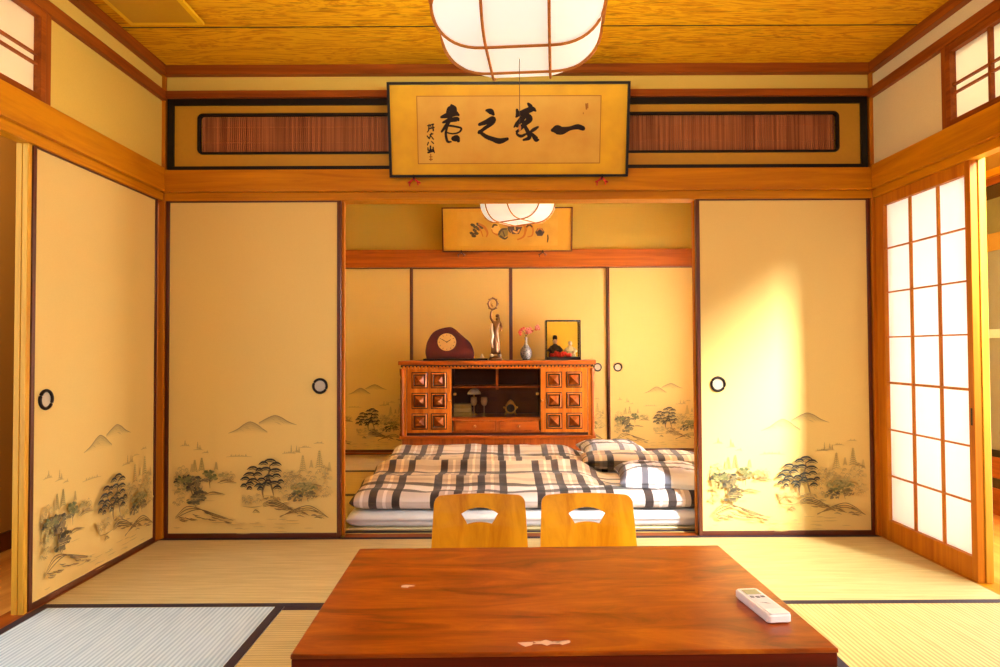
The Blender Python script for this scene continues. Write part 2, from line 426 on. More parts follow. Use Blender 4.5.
# right corridor: outer wall with a timber framed frosted glass door
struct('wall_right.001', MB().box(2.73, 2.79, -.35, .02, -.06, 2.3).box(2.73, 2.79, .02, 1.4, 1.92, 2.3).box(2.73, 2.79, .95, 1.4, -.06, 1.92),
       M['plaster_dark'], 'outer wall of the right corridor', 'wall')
struct('wall_right.002', B(1.87, 2.79, .60, .64, -.06, 2.3), M['plaster'], 'unseen end wall of the right corridor, set forward to block the sleeping room light', 'wall')  # placed out of view to keep sleeping room light from the corridor
trim(B(2.70, 2.73, .02, .95, 1.92, 1.96), M['beam_y'], 'orange head rail above the corridor glass door')
M['frost'] = plain('grey_frosted_glass', lin(136, 130, 116), .35, bump=.2, bscale=90)
M['frost_dark'] = plain('dark_brown_glass', lin(60, 36, 18), .2); M['frost_olive'] = plain('olive_patterned_glass', lin(120, 112, 74), .3, bump=.4, bscale=40); M['white_bar'] = plain('pale_metal_bar', lin(214, 206, 190), .4)  # dark panes have one even brown
d = empty('door_1', (2.73, .02, 0), 0, 'timber framed glass door with frosted panes in the right corridor', 'door', None, 'structure')
f = MB(); f.box(0, .03, 0, .06, -.01, 1.92); f.box(0, .03, .51, .57, -.01, 1.92)
f.box(0, .03, .06, .51, 1.88, 1.92); f.box(0, .03, .06, .51, -.01, .14); f.box(-.002, .03, .06, .51, .20, .32)
f.build('frame', M['rail_y'], d, bevel=.002)
MB().box(.01, .02, .06, .51, .36, 1.50).build('frosted_pane', M['frost'], d)
MB().box(.01, .02, .06, .51, 1.60, 1.80).build('patterned_pane', M['frost_olive'], d)
MB().box(.01, .02, .06, .51, 1.80, 1.88).build('upper_pane', M['frost_dark'], d)
MB().box(.01, .02, .06, .51, .14, .20).build('lower_pane', M['frost_dark'], d)
MB().box(.004, .024, .06, .51, 1.50, 1.60).build('cross_rail', M['plaster_dark'], d)
MB().box(.002, .024, .06, .51, .32, .36).build('cross_rail', M['iron'], d)
MB().box(.002, .012, .06, .51, 1.0, 1.05).build('push_bar', M['white_bar'], d)
w4 = empty('window_4', (2.76, -.36, -.01), 0, 'row of timber framed frosted window panels along the outer side of the right veranda', 'window', None, 'structure')
f = MB()
for q in range(5): f.box(-.02, .02, -.80*q-.05 if q else -.05, -.80*q, 0, 1.98)
for q in range(4):
    a, b = -.80*q-(.05 if q else .05), -.80*(q+1)
    f.box(-.018, .018, b, a, 0, .12); f.box(-.018, .018, b, a, 1.90, 1.98); f.box(-.014, .014, b, a, .95, .99)
f.build('frame', M['post'], w4)
for q in range(4):
    a, b = -.80*q-.05, -.80*(q+1)
    B(-.004, .004, b, a, .12, .95).build('lower_pane', M['washi'], w4); B(-.004, .004, b, a, .99, 1.90).build('upper_pane', M['washi'], w4)
# sleeping room shell
struct('wall_left.004', B(-1.87, -1.82, .1, 2.78, -.055, 2.40), M['plaster'], 'ochre plaster left wall of the sleeping room', 'wall')
struct('wall_right.003', MB().box(1.82, 1.87, .1, .75, -.055, 2.40).box(1.82, 1.87, 2.1, 2.78, -.055, 2.40).box(1.82, 1.87, .75, 2.1, 1.712, 2.40).box(1.82, 1.87, .75, 2.1, -.055, .35),
       M['plaster'], 'ochre plaster right wall of the sleeping room', 'wall')
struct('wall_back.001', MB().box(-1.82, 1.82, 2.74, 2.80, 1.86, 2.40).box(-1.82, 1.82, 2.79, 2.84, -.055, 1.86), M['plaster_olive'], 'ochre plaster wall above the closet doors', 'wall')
trim(B(-1.82, 1.82, 2.695, 2.78, 1.70, 1.862), M['rail_x'], 'reddish cedar beam above the closet doors in the sleeping room')
trim(B(-1.82, 1.82, 2.70, 2.78, -.055, .012), M['rail_x'], 'low sill under the closet doors')
trim(B(-1.82, 1.82, 2.705, 2.74, 2.352, 2.40), M['rail_x'], 'ceiling moulding at the far wall of the sleeping room')
w3 = empty('window_3', (1.82, .75, .35), 0, 'side paper window added out of view to light the sleeping room', 'window', None, 'structure')  # unseen window, added so light reaches the sleeping room
f = MB(); f.box(-.01, .03, 0, .04, 0, 1.362); f.box(-.01, .03, 1.31, 1.35, 0, 1.362); f.box(-.01, .03, .04, 1.31, 0, .04); f.box(-.01, .03, .04, 1.31, 1.32, 1.362)
f.build('frame', M['post'], w3)
f = MB()
for q in range(1, 5): f.box(-.004, .008, .04+q*.254-.005, .04+q*.254+.005, .04, 1.32)
for q in range(1, 5): f.box(-.004, .008, .04, 1.31, .04+q*.256-.005, .04+q*.256+.005)
f.build('lattice', M['post'], w3)
B(.010, .013, .04, 1.31, .04, 1.32).build('paper', M['washi'], w3)

# ------------------------------------------------------------------ straw mats
def mat_thing(x0, x1, y0, y1, axis, m, label, group='straw mats in the front room'):
    r = empty('tatami_mat', ((x0+x1)/2, (y0+y1)/2, -.055), 0, label, 'straw mat', group)
    hx, hy = (x1-x0)/2-.001, (y1-y0)/2-.001; h = .033
    B(-hx, hx, -hy, hy, 0, .055).build('rush_surface', m, r)
    for s in (-1, 1):
        if axis == 'X': B(-hx, hx, s*hy, s*(hy-h), .0552, .0562).build('cloth_border', M['heri'], r)
        else: B(s*hx, s*(hx-h), -hy, hy, .0552, .0562).build('cloth_border', M['heri'], r)
    return r
mat_thing(-1.81, 0, -.91, -.0, 'X', M['tatami'], 'tan straw mat lying crosswise along the foot of the painted doors, left half')
mat_thing(0, 1.81, -.91, -.0, 'X', M['tatami'], 'tan straw mat lying crosswise along the foot of the painted doors, right half')
mat_thing(-1.81, -.90, -2.73, -.91, 'Y', M['tatami_sheen'], 'straw mat tinted pale bluish for its light sheen, with a dark border at the left of the low table')
mat_thing(.90, 1.81, -2.73, -.91, 'Y', M['tatami_y'], 'golden ribbed straw mat at the right of the low table')
mat_thing(-.90, .90, -1.82, -.91, 'X', M['tatami'], 'tan straw mat under the far half of the low table')
mat_thing(-.90, .90, -2.73, -1.82, 'X', M['tatami'], 'tan straw mat under the near half of the low table')
mat_thing(-1.81, 0, -3.64, -2.73, 'X', M['tatami'], 'tan straw mat behind the photographer on the left')
mat_thing(0, 1.81, -3.64, -2.73, 'X', M['tatami'], 'tan straw mat behind the photographer on the right')
for i, (a, b, lab) in enumerate([(-1.815, 0, 'left half of the sleeping room under the quilts'), (0, 1.815, 'right half of the sleeping room under the quilts')]):
    mat_thing(a, b, .08, .99, 'X', M['tatami'], 'straw mat behind the door sill, '+lab, 'straw mats in the sleeping room')
    mat_thing(a, b, .99, 1.85, 'X', M['tatami'], 'straw mat in the middle, '+lab, 'straw mats in the sleeping room')
    mat_thing(a, b, 1.85, 2.69, 'X', M['tatami'], 'straw mat before the closet doors, '+lab, 'straw mats in the sleeping room')

# ------------------------------------------------------------------ painted sliding doors
def landscape():
    p = Paint(.00002); rnd = random.Random(3)
    K = .001112
    X = lambda x: (x-40)*K
    Z = lambda y: (622-y)*K
    INK = lin(24, 26, 32); GRN = lin(58, 80, 40); DGR = lin(18, 34, 38); BRN = lin(84, 50, 26); GRY = lin(120, 100, 70); SAGE = lin(128, 120, 70)
    A = lambda c, a: (c[0], c[1], c[2], a)
    def dabs(cx, cy, rx, ry, n, size, col, al=.9, flat=.6):
        for _ in range(int(n*1.5) if size > 7.5 and size < 11.5 else n):
            t = rnd.random()*2*PI; q = math.sqrt(rnd.random())
            s = size*rnd.uniform(.6, 1.3)
            p.dab(X(cx+rx*q*math.cos(t)), Z(cy+ry*q*math.sin(t)), s*K, s*K*flat, rnd.uniform(-.7, .7), A(col, al*rnd.uniform(.7, 1)))
    def line(pts, w, col, al=.8):
        p.stroke([(X(x), Z(y), w*K*q) for (x, y), q in zip(pts, [.4]+[1]*(len(pts)-2)+[.3])], A(col, al), 4)
    # distant peaks: soft wash that fades downward, drawn in thin tiers
    for pk in ([(318,162),(360,144),(395,120),(422,110),(452,122),(480,142),(502,156)], [(462,114),(495,97),(522,85),(542,82),(570,92),(600,110),(640,125)]):
        for t in range(5):
            f = t/5
            base = max(q[1] for q in pk)
            tier = [(x, y+(base-y)*f) for x, y in pk]+[(x, y+(base-y)*(f+.2)+.5) for x, y in reversed(pk)]
            p.layer()
            o = len(p.v); n = len(pk)
            for x, y in tier: p.v.append((X(x), p.y, Z(y)))
            for i in range(n-1): p.face((o+i, o+2*n-1-i, o+2*n-2-i, o+i+1), 0, A(GRY, .5*(1-f)**1.3))
        line(pk, 3.5, GRY, .8)
        cx, cy = pk[3]
        for k in range(7):
            x = cx+rnd.uniform(-55, 40); y = cy+rnd.uniform(10, 35)
            line([(x, y), (x+12, y+5), (x+22, y+12)], 2., GRY, .5)
    # far islets
    for cx, cy, w in [(115,214,24),(178,232,24),(212,246,16),(370,264,60),(605,250,32),(640,246,20),(682,224,28),(745,205,24)]:
        line([(cx-w, cy+5), (cx, cy+2), (cx+w, cy+5)], 4, GRY, .45)
        for k in range(int(w/3.2)):
            x = cx+rnd.uniform(-.7, .7)*w; h = rnd.uniform(5, 12)
            p.poly([(X(x-3.5), Z(cy+3)), (X(x+3.5), Z(cy+3)), (X(x+.5), Z(cy+3-h))], A(GRY, .42))
    for cx, cy, h in [(175,228,28),(186,234,20),(615,250,34),(640,250,30),(652,250,24),(116,212,20)]:
        for k in range(4):
            f = k/4; p.poly([(X(cx-5*(1-f)-1), Z(cy-h*f)), (X(cx+5*(1-f)+1), Z(cy-h*f)), (X(cx), Z(cy-h*(f+.34)))], A(GRY, .5))
    # conifers
    for cx, cy, h, col, al in [(162,335,55,SAGE,.8),(195,330,60,SAGE,.9),(263,325,32,GRY,.6),(150,335,34,GRY,.5),(670,335,75,SAGE,.7),(710,318,32,GRY,.55),(748,318,80,SAGE,.75),(795,335,40,GRY,.4)]:
        line([(cx, cy), (cx, cy-h*.5), (cx, cy-h)], 2.4, col, al)
        for k in range(8):
            f = k/8; w = h*.24*(1-f)+2; yy = cy-h*f
            for sg in (-1, 1): line([(cx, yy-5), (cx+sg*w*.5, yy-3), (cx+sg*w, yy+3)], 4.5, col, al*.75)
    # pale wash bushes behind, drawn as small open loops
    for cx, cy, rx, ry, n in [(100,345,32,40,24),(105,430,32,35,18),(620,370,42,42,38),(770,355,35,42,26),(690,360,60,28,26),(320,355,38,20,14),(435,462,46,26,26),(770,425,38,28,20),(600,420,35,32,18),(95,470,26,20,10)]:
        dabs(cx, cy, rx, ry, n//2, 12, SAGE if cx > 500 else GRY, .2)
        for k in range(n):
            t = rnd.random()*2*PI; q = math.sqrt(rnd.random()); x = cx+rx*q*math.cos(t); y = cy+ry*q*math.sin(t); r_ = rnd.uniform(5, 9)
            line([(x-r_, y+r_*.5), (x-r_*.6, y-r_*.6), (x+r_*.3, y-r_*.8), (x+r_, y+r_*.2)], 2.4, GRY, .6)
    # islets with bushes
    for cx, cy, w in [(318,380,44),(262,432,46),(455,514,16),(700,395,60)]:
        line([(cx-w, cy+5), (cx-w*.3, cy-6), (cx+w*.3, cy-2), (cx+w, cy+5)], 6, BRN, .7)
        line([(cx-w*.8, cy+8), (cx, cy+3), (cx+w*.9, cy+8)], 3, GRY, .7)
    line([(238,408),(236,380),(232,350)],4,BRN); line([(236,385),(250,370),(262,360)],3,BRN)
    dabs(235,345,30,16,20,9,GRN,.95,.55); dabs(222,370,22,8,9,8,DGR,.9,.5); dabs(258,365,16,10,8,8,GRN,.9,.5)
    dabs(300,350,26,9,9,8,SAGE,.8,.5); dabs(320,366,32,7,8,8,GRY,.6,.5); line([(285,376),(318,370),(352,378)],3,BRN)
    # left leafy tree
    line([(172,492),(160,450),(145,400),(120,365)],5,BRN); line([(160,450),(190,420),(205,400)],4,BRN); line([(175,490),(195,460),(210,440)],4,BRN)
    dabs(140,375,62,26,30,11,DGR,.97,.5); dabs(170,400,45,22,18,11,INK,.97,.5); dabs(120,368,36,18,14,10,GRN,.95,.5); dabs(192,438,34,18,20,11,INK,.97,.5); dabs(170,466,46,12,14,10,DGR,.95,.5); dabs(100,400,24,26,9,9,GRN,.7,.5)
    # left rock
    for off in (0, 9, 17): line([(80,544-off*.4),(130,518-off*1.6),(190,503-off*.2),(255,522+off*.6),(350,554)],3.5,BRN if off else INK,.85)
    for k in range(20):
        x = rnd.uniform(90, 310); y = 508+abs(x-190)*.2+rnd.uniform(0, 34)
        line([(x, y), (x+14, y+6), (x+34, y+9)], rnd.uniform(2.5, 6), rnd.choice([BRN, INK, GRY, BRN]), .8)
    # great pine
    line([(490,450),(486,420),(500,380),(515,340),(520,300)],9,BRN); line([(540,450),(530,410),(518,370),(505,345)],8,BRN); line([(492,410),(460,385),(430,370)],5,BRN)
    line([(512,350),(550,335),(566,330)],4,BRN); line([(530,410),(560,390),(575,380)],4,BRN); line([(490,400),(450,360),(440,330)],4,BRN)
    for cx, cy, w in [(520,285,30),(490,296,22),(548,300,26),(440,318,26),(470,325,16),(500,322,28),(545,328,30),(425,345,28),(462,345,22),(405,365,22),(440,372,24),(480,370,20),(515,358,26),(550,352,22),(425,388,22),(398,396,14),(425,408,12),(470,395,22),(500,390,22),(540,385,30),(570,378,16),(475,410,14),(555,405,20),(512,378,16)]:
        line([(cx-w, cy+6), (cx-w*.4, cy-4), (cx+w*.4, cy-5), (cx+w, cy+5)], 8.5, rnd.choice([INK, DGR, DGR]), .97)
        line([(cx-w*.7, cy+8), (cx, cy+3), (cx+w*.8, cy+9)], 5, DGR, .85)
    # rock under the pine
    for k in range(4): line([(488,478+k*5),(530,462+k*8),(575,476+k*7),(630,506)],4,BRN if k % 2 else INK,.85)
    for k in range(10):
        x = rnd.uniform(495, 600); y = rnd.uniform(470, 503); line([(x,y),(x+12,y+3),(x+30,y+6)],rnd.uniform(2.5,5),rnd.choice([BRN,INK,GRY]),.8)
    dabs(530,458,40,10,10,8,BRN,.7,.5); line([(395,490),(440,494),(485,488)],4,BRN,.6)
    # green mound and leaves on the right
    dabs(680,412,60,28,38,10,GRN,.9,.55); dabs(690,396,48,16,14,9,SAGE,.85,.5); dabs(642,448,34,20,17,10,DGR,.97,.5); dabs(715,440,25,18,9,9,INK,.85,.5)
    line([(668,470),(672,445),(665,420)],4,BRN); line([(700,470),(695,445),(705,425)],4,BRN)
    for off in (0, 10, 19): line([(568,540-off*.3),(620,512+off*.4),(690,488+off),(735,500+off*.8),(795,542)],3.5,BRN if off else INK,.8)
    for k in range(18):
        x = rnd.uniform(600, 750); y = 500+rnd.uniform(0, 42); line([(x,y),(x+14,y-2),(x+34,y+5)],rnd.uniform(2.5,5.5),rnd.choice([BRN,INK,GRY]),.75)
    # water
    for k in range(34):
        x = rnd.uniform(60, 700); y = rnd.choice([rnd.uniform(400,470), rnd.uniform(545,612), rnd.uniform(545,612)]); w = rnd.uniform(20, 70)
        line([(x,y),(x+w*.5,y+rnd.uniform(-2,2)),(x+w,y)],rnd.uniform(2,4.5),GRY,.38)
    return p
LAND = landscape()
DN = [1]
PMESH = [None]
def fusuma(loc, rotz, w, h, hx, label, painted=True, fw=.019, handle=True, fm='lacquer'):
    DN[0] += 1
    r = empty('door_%d' % DN[0], loc, rotz, label, 'sliding door', None, 'structure')
    B(fw*.6, w-fw*.6, .004, .026, .015, h-.01).build('paper_panel', M['paper'], r)
    f = MB(); f.box(0, fw, -.001, .028, 0, h); f.box(w-fw, w, -.001, .028, 0, h)
    f.box(fw, w-fw, -.001, .028, 0, .024); f.box(fw, w-fw, -.001, .028, h-.02, h)
    f.build('door_frame', M[fm], r, bevel=.0015)
    if painted:
        if PMESH[0] is None:
            o = LAND.build('ink_landscape', M['pigment'], r); PMESH[0] = o.data
        else:
            o = bpy.data.objects.new('ink_landscape', PMESH[0]); COL.objects.link(o); o.parent = r
        o.location = (fw+.002, .0036, .016); o.scale.x = (w-2*fw-.004)/.876
    if handle:
        q = MB()
        ring = [(hx+.034*math.cos(t), -.001, .766+.034*math.sin(t)) for t in [2*PI*k/32 for k in range(32)]]
        q.tube(ring, .0065, 8, closed=True)
        ho = q.build('finger_pull', M['iron'], r)
        MB().prism([(hx+.030*math.cos(2*PI*k/28), .766+.030*math.sin(2*PI*k/28)) for k in range(28)], .001, .004).build('pull_cup', M['pewter'], ho)
    return r
H = 1.725
fusuma((-1.82, -.948, .0), PI/2, .902, H, .082, 'painted paper sliding door on the left wall, slanting towards the viewer')
fusuma((-1.80, .0, .0), 0, .892, H, .787, 'painted paper sliding door left of the opening on the back wall')
fusuma((.908, .0, .0), 0, .892, H, .104, 'painted paper sliding door right of the opening on the back wall')
M['edge'] = M['post']
r = fusuma((-1.785, .036, .0), 0, .887, H, .8, 'sliding door pushed back behind the left painted door', False, handle=False, fm='post')
r = fusuma((.904, .036, .0), 0, .887, H, .1, 'sliding door pushed back behind the right painted door', False, handle=False, fm='post')
labs = ['farthest left closet door in the sleeping room, beside the wall', 'closet door behind the wooden wedge clock, left of the centre frame', 'closet door behind the vase and doll case', 'closet door at the right of the sideboard with a clear landscape']
for i, (a, b, hx) in enumerate([(-1.815, -.900, .09), (-.912, .012, .2), (.006, .908, .80), (.898, 1.815, .09)]):
    fusuma((a, 2.735 if i in (0, 3) else 2.765, .012), 0, b-a, 1.70, hx, 'painted '+labs[i])

# ------------------------------------------------------------------ paper screen (shoji) on the right wall
DN[0] += 1
sh = empty('door_%d' % DN[0], (1.82, -.012, 0), -PI/2, 'white paper lattice sliding screen with three columns of panes on the right wall', 'sliding door', None, 'structure')
Wd = .688
f = MB(); f.box(0, .07, 0, .03, 0, 1.725); f.box(Wd-.034, Wd, 0, .03, 0, 1.725); f.box(.07, Wd-.034, 0, .03, 0, .096); f.box(.07, Wd-.034, 0, .03, 1.658, 1.725)
f.build('frame', M['post'], sh, bevel=.002)
k = MB()
for x in (.268, .468): k.box(x-.0048, x+.0048, .008, .02, .096, 1.658)
for z in (1.441, 1.222, 1.0, .774, .542, .314): k.box(.07, Wd-.034, .006 if z == .774 else .009, .02, z-(.0055 if z == .774 else .0036), z+(.0055 if z == .774 else .0036))
k.build('lattice', M['post'], sh)
B(.07, Wd-.034, .0205, .0215, .096, 1.658).build('paper', M['washi'], sh)
q = MB(); q.box(Wd-.022, Wd-.012, -.001, .004, .63, .70); q.build('finger_slot', M['iron'], sh)
DN[0] += 1
s2 = empty('door_%d' % DN[0], (1.855, -.692, 0), -PI/2, 'edge of a second sliding screen pushed behind the first on the right wall', 'sliding door', None, 'structure')
MB().box(-.03, .012, -.002, .028, 0, 1.725).build('stile', M['pale_z'], s2, bevel=.002)
MB().box(-.60, -.03, .010, .014, .02, 1.70).build('paper', M['washi'], s2)

# ------------------------------------------------------------------ transom panels
M['gold'] = plain('gold_leaf_board', lin(204, 152, 36), .45, bump=.05, bscale=60)
sl, n_, l_, b_ = mat_base('reed_slats')
tc = n_.new('ShaderNodeTexCoord'); mp = n_.new('ShaderNodeMapping'); mp.inputs['Scale'].default_value = (75, 1, 1.2); l_.new(tc.outputs['Object'], mp.inputs['Vector'])
no = n_.new('ShaderNodeTexNoise'); no.inputs['Scale'].default_value = 1; no.inputs['Detail'].default_value = 2; l_.new(mp.outputs['Vector'], no.inputs['Vector'])
rp = n_.new('ShaderNodeValToRGB'); rp.color_ramp.elements[0].color = lin(128, 64, 28); rp.color_ramp.elements[1].color = lin(208, 132, 78); rp.color_ramp.elements[0].position = .3; rp.color_ramp.elements[1].position = .7
l_.new(no.outputs['Fac'], rp.inputs['Fac']); l_.new(rp.outputs['Color'], b_.inputs['Base Color']); b_.inputs['Roughness'].default_value = .5
M['slats'] = sl
def rrect(x0, x1, z0, z1, r, n=6):
    out = []
    for cx, cz, a0 in ((x1-r, z1-r, 0), (x0+r, z1-r, PI/2), (x0+r, z0+r, PI), (x1-r, z0+r, 1.5*PI)):
        for k in range(n+1):
            a = a0+PI/2*k/n; out.append((cx+r*math.cos(a), cz+r*math.sin(a)))
    return out
def ring_plate(mb, outer, inner, y0, y1, mi=0):
    n = len(outer); o = len(mb.v)
    for y in (y0, y1):
        mb.v += [(x, y, z) for x, z in outer]+[(x, y, z) for x, z in inner]
    for i in range(n):
        j = (i+1) % n
        mb.face((o+i, o+j, o+n+j, o+n+i), mi); mb.face((o+2*n+i, o+3*n+i, o+3*n+j, o+2*n+j), mi)
        mb.face((o+i, o+2*n+i, o+2*n+j, o+j), mi); mb.face((o+n+i, o+n+j, o+3*n+j, o+3*n+i), mi)
def transom(x, label, s0, s1):
    r = empty('transom_panel', (x, .0, 1.862), 0, label, 'transom panel', 'transom panels above the beam')
    w = 1.79; h = .376
    f = MB(); t = .032; 
    ring_plate(f, rrect(0, w, 0, h, .001, 6), rrect(t, w-t, t*.9, h-t, .001, 6), -.004, .03); f.build('black_frame', M['black'], r)
    g = MB(); z0, z1 = .092, .304
    ring_plate(g, rrect(t, w-t, t*.9, h-t, .001, 6), rrect(s0+.01, s1-.01, z0+.01, z1-.01, .02), .008, .02); g.build('gold_board', M['gold'], r)
    e = MB(); ring_plate(e, rrect(s0, s1, z0, z1, .028), rrect(s0+.012, s1-.012, z0+.012, z1-.012, .02), .002, .022); e.build('slot_border', M['black'], r)
    k = MB(); k.box(s0+.012, s1-.012, .034, .037, z0+.012, z1-.012)
    nsl = int((s1-s0-.03)/.0105)
    for i in range(nsl):
        xx = s0+.016+i*.0105; k.box(xx, xx+.0065, .024, .033, z0+.012, z1-.012)
    for zz in (z0+.066, z1-.066): k.box(s0+.012, s1-.012, .022, .025, zz-.002, zz+.002)
    k.build('slat_screen', M['slats'], r)
    return r
transom(-1.795, 'black framed golden transom with reddish slats, left of the large calligraphy', .15, 1.66)
transom(.003, 'black framed golden transom with reddish slats, right of the large calligraphy', .13, 1.65)

# ------------------------------------------------------------------ framed calligraphy and painting
def gold_paper(name, c, c2):
    m, n, l, b = mat_base(name)
    tc = n.new('ShaderNodeTexCoord'); no = n.new('ShaderNodeTexNoise'); no.inputs['Scale'].default_value = 7; no.inputs['Detail'].default_value = 6
    l.new(tc.outputs['Object'], no.inputs['Vector'])
    r = n.new('ShaderNodeValToRGB'); r.color_ramp.elements[0].color = c2; r.color_ramp.elements[1].color = c; r.color_ramp.elements[0].position = .3; r.color_ramp.elements[1].position = .65
    l.new(no.outputs['Fac'], r.inputs['Fac']); l.new(r.outputs['Color'], b.inputs['Base Color']); b.inputs['Roughness'].default_value = .6
    return m
M['mount'] = gold_paper('gold_mount_silk', lin(230, 180, 8), lin(212, 156, 3))
SHEET = lin(220, 175, 64)
M['sheet'] = gold_paper('aged_paper_sheet', SHEET, lin(210, 156, 50))
M['ink'] = pigment_mat('brush_ink', SHEET)
def tilt(o, a): o.rotation_euler.x = a
k_ = .001285
fx = lambda x: (x-499)*k_
fz = lambda y: (440-y)*k_
pic = empty('framed_calligraphy', (-.049, -.056, 1.815), 0, 'large gold framed brush calligraphy of four dark characters hanging above the beam', 'framed calligraphy')
tilt(pic, .20)
ww, hh = .597, .455
f = MB(); ring_plate(f, rrect(-ww, ww, 0, hh, .001), rrect(-ww+.012, ww-.012, .012, hh-.012, .001), -.022, .0); f.build('frame', M['black'], pic)
B(-ww+.012, ww-.012, -.010, -.004, .012, hh-.012).build('mount', M['mount'], pic)
sheet = B(fx(145), fx(855), -.0115, -.010, fz(390), fz(135)).build('sheet', M['sheet'], pic)
p = Paint(.00002); INK = lin(30, 12, 6)[:3]+(1,); BR = lin(150, 84, 24)[:3]+(.9,)
def br(pts, c=INK): p.stroke([(fx(x), fz(y), w*k_) for x, y, w in pts], c)
# edges of the sheet
for a, b_ in (((147,137),(853,137)), ((853,137),(853,388)), ((853,388),(147,388)), ((147,388),(147,137))):
    p.stroke([(fx(a[0]), fz(a[1]), .004), (fx(b_[0]), fz(b_[1]), .004)], lin(176, 116, 28)[:3]+(1,))
br([(668,264,14),(684,262,34),(705,266,30),(735,258,16),(765,252,20),(786,258,18)])
br([(574,166,10),(583,178,18),(574,196,14)]); br([(531,188,10),(534,205,16),(528,214,8)])
br([(532,206,14),(560,196,22),(590,186,20),(602,192,8)]); br([(560,204,18),(548,225,22),(530,240,14),(520,252,6)])
br([(566,208,22),(580,222,24),(562,240,18),(540,262,12),(528,268,6)]); br([(552,228,14),(562,250,14),(574,272,16),(578,292,16),(556,300,8)])
br([(540,262,8),(530,276,8),(546,286,12),(566,278,8)]); br([(530,250,8),(555,246,12),(575,236,8)]); br([(612,252,8),(596,262,14),(582,270,8)]); br([(578,270,8),(592,282,14),(606,298,20),(614,300,8)])
br([(414,190,10),(430,194,22),(440,204,12)]); br([(386,242,12),(410,234,18),(438,222,22),(436,236,16),(410,254,14),(384,272,12)]); br([(386,268,12),(410,286,16),(436,296,18),(464,304,22),(494,296,12)])
br([(240,214,10),(262,208,20),(290,200,24),(306,206,10)]); br([(280,172,12),(288,186,26),(276,206,20),(268,226,14)]); br([(262,196,8),(272,182,16),(290,178,10)])
br([(246,234,8),(270,226,16),(300,222,18),(306,226,8)]); br([(272,226,14),(258,246,14),(240,268,8)]); br([(252,252,6),(268,246,8),(296,250,8),(316,256,8),(308,270,7),(284,276,6),(262,272,6)])
br([(262,250,8),(256,276,10),(262,304,10),(276,306,6)]); br([(286,294,20),(298,294,26),(304,302,14)])
for s in ([(186,246,4),(210,240,5)],[(190,258,5),(212,252,4)],[(192,242,5),(190,262,5),(184,270,3)],[(206,240,5),(208,264,6)],[(198,244,4),(200,254,4)],
          [(184,284,5),(190,292,5)],[(194,280,4),(206,276,5)],[(200,274,5),(192,294,5)],[(198,284,4),(208,296,5)],[(188,308,5),(184,318,4)],[(200,304,4),(208,312,5)],
          [(196,322,6),(194,344,6)],[(186,328,5),(188,338,6),(206,334,5)],[(206,326,5),(206,342,5)],[(186,346,7),(208,340,6)],[(206,330,4),(210,346,5)]): br(s)
for s in ([(196,352,4),(196,376,4)],[(191,362,3),(202,362,3)],[(191,372,4),(202,372,4)],[(796,168,6),(798,186,6)],[(802,166,4),(803,182,4)],[(786,200,3),(786,204,3)]): br(s, BR)
o = p.build('calligraphy', M['ink'], sheet); o.location = (0, -.0119, 0)
M['red'] = plain('red_cord', lin(206, 26, 14), .6)
def bracket(x, y, z, m, label, group, s=1.):
    r = empty('picture_bracket', (x, y, z), 0, label, 'picture bracket', group)
    q = MB(); q.tube([(-.030*s, .0, -.012*s), (-.012*s, -.012, -.004*s), (0, -.016, .012*s), (.012*s, -.012, -.004*s), (.030*s, .0, -.012*s)], .0045*s, 8)
    q.build('cord_bow', m, r); 
    q = MB(); q.tube([(0, .012, .006*s), (0, -.012, .006*s), (0, -.028, .010*s), (0, -.030, .022*s)], .004*s, 8); q.build('hook', M['iron'], r)
    q = MB(); q.tube([(-.02*s, -.006, -.010*s), (-.024*s, -.004, -.030*s)], .003*s, 6); q.build('cord_end', m, r)
    q = MB(); q.tube([(.016*s, -.006, -.008*s), (.020*s, -.004, -.026*s)], .003*s, 6); q.build('cord_end', m, r)
for x, w_ in ((-.525, 'left'), (.418, 'right')): bracket(x, -.056, 1.800, M['red'], 'red cord bracket under the %s end of the large calligraphy' % w_, 'red brackets under the large calligraphy')

# painting in the sleeping room
pt = empty('framed_painting', (-.022, 2.675, 1.835), 0, 'small gold framed ink painting of vegetables above the closet doors', 'framed painting'); tilt(pt, .2)
ww, hh = .590, .40
f = MB(); ring_plate(f, rrect(-ww, ww, 0, hh, .001), rrect(-ww+.012, ww-.012, .012, hh-.012, .001), -.022, 0); f.build('frame', M['lacquer'], pt)
B(-ww+.012, ww-.012, -.010, -.004, .012, hh-.012).build('mount', M['gold'], pt)
ks = 1/(6.9*110); gx = lambda x: (x-498)*ks; gz = lambda y: (432-y)*ks
M['sheet_old'] = gold_paper('darkened_paper_sheet', lin(204, 156, 50), lin(190, 140, 36))
sheet2 = B(gx(155), gx(845), -.0115, -.010, gz(390), gz(160)).build('sheet', M['sheet_old'], pt)
p = Paint(.00004)
IN2 = lin(40, 30, 24)[:3]+(.95,); GN = lin(112, 100, 42)[:3]+(.9,); OC = lin(176, 96, 24)[:3]+(.9,); PU = lin(62, 34, 40)[:3]+(.95,); YE = lin(232, 186, 92)[:3]+(.95,)
def gs(pts, c): p.stroke([(gx(x), gz(y), 1.6*w*ks) for x, y, w in pts], c)
def gd(x, y, a, b, r_, c): p.dab(gx(x), gz(y), 1.25*a*ks, 1.25*b*ks, r_, c)
for x, y in ((262,248),(280,262),(300,245),(320,262),(275,285),(255,305),(285,305),(300,275),(268,322)): gd(x, y, 15, 9, random.uniform(-.8,.8), random.choice([IN2,GN,IN2]))
gs([(305,240,8),(340,262,10),(362,300,9),(355,328,5)], OC); gs([(300,256,4),(318,290,5),(330,325,4)], OC)
gd(420,275,26,28,0,YE); gs([(398,262,8),(408,248,9),(428,250,6)],IN2); gs([(392,280,5),(400,300,5),(430,316,8)],OC)
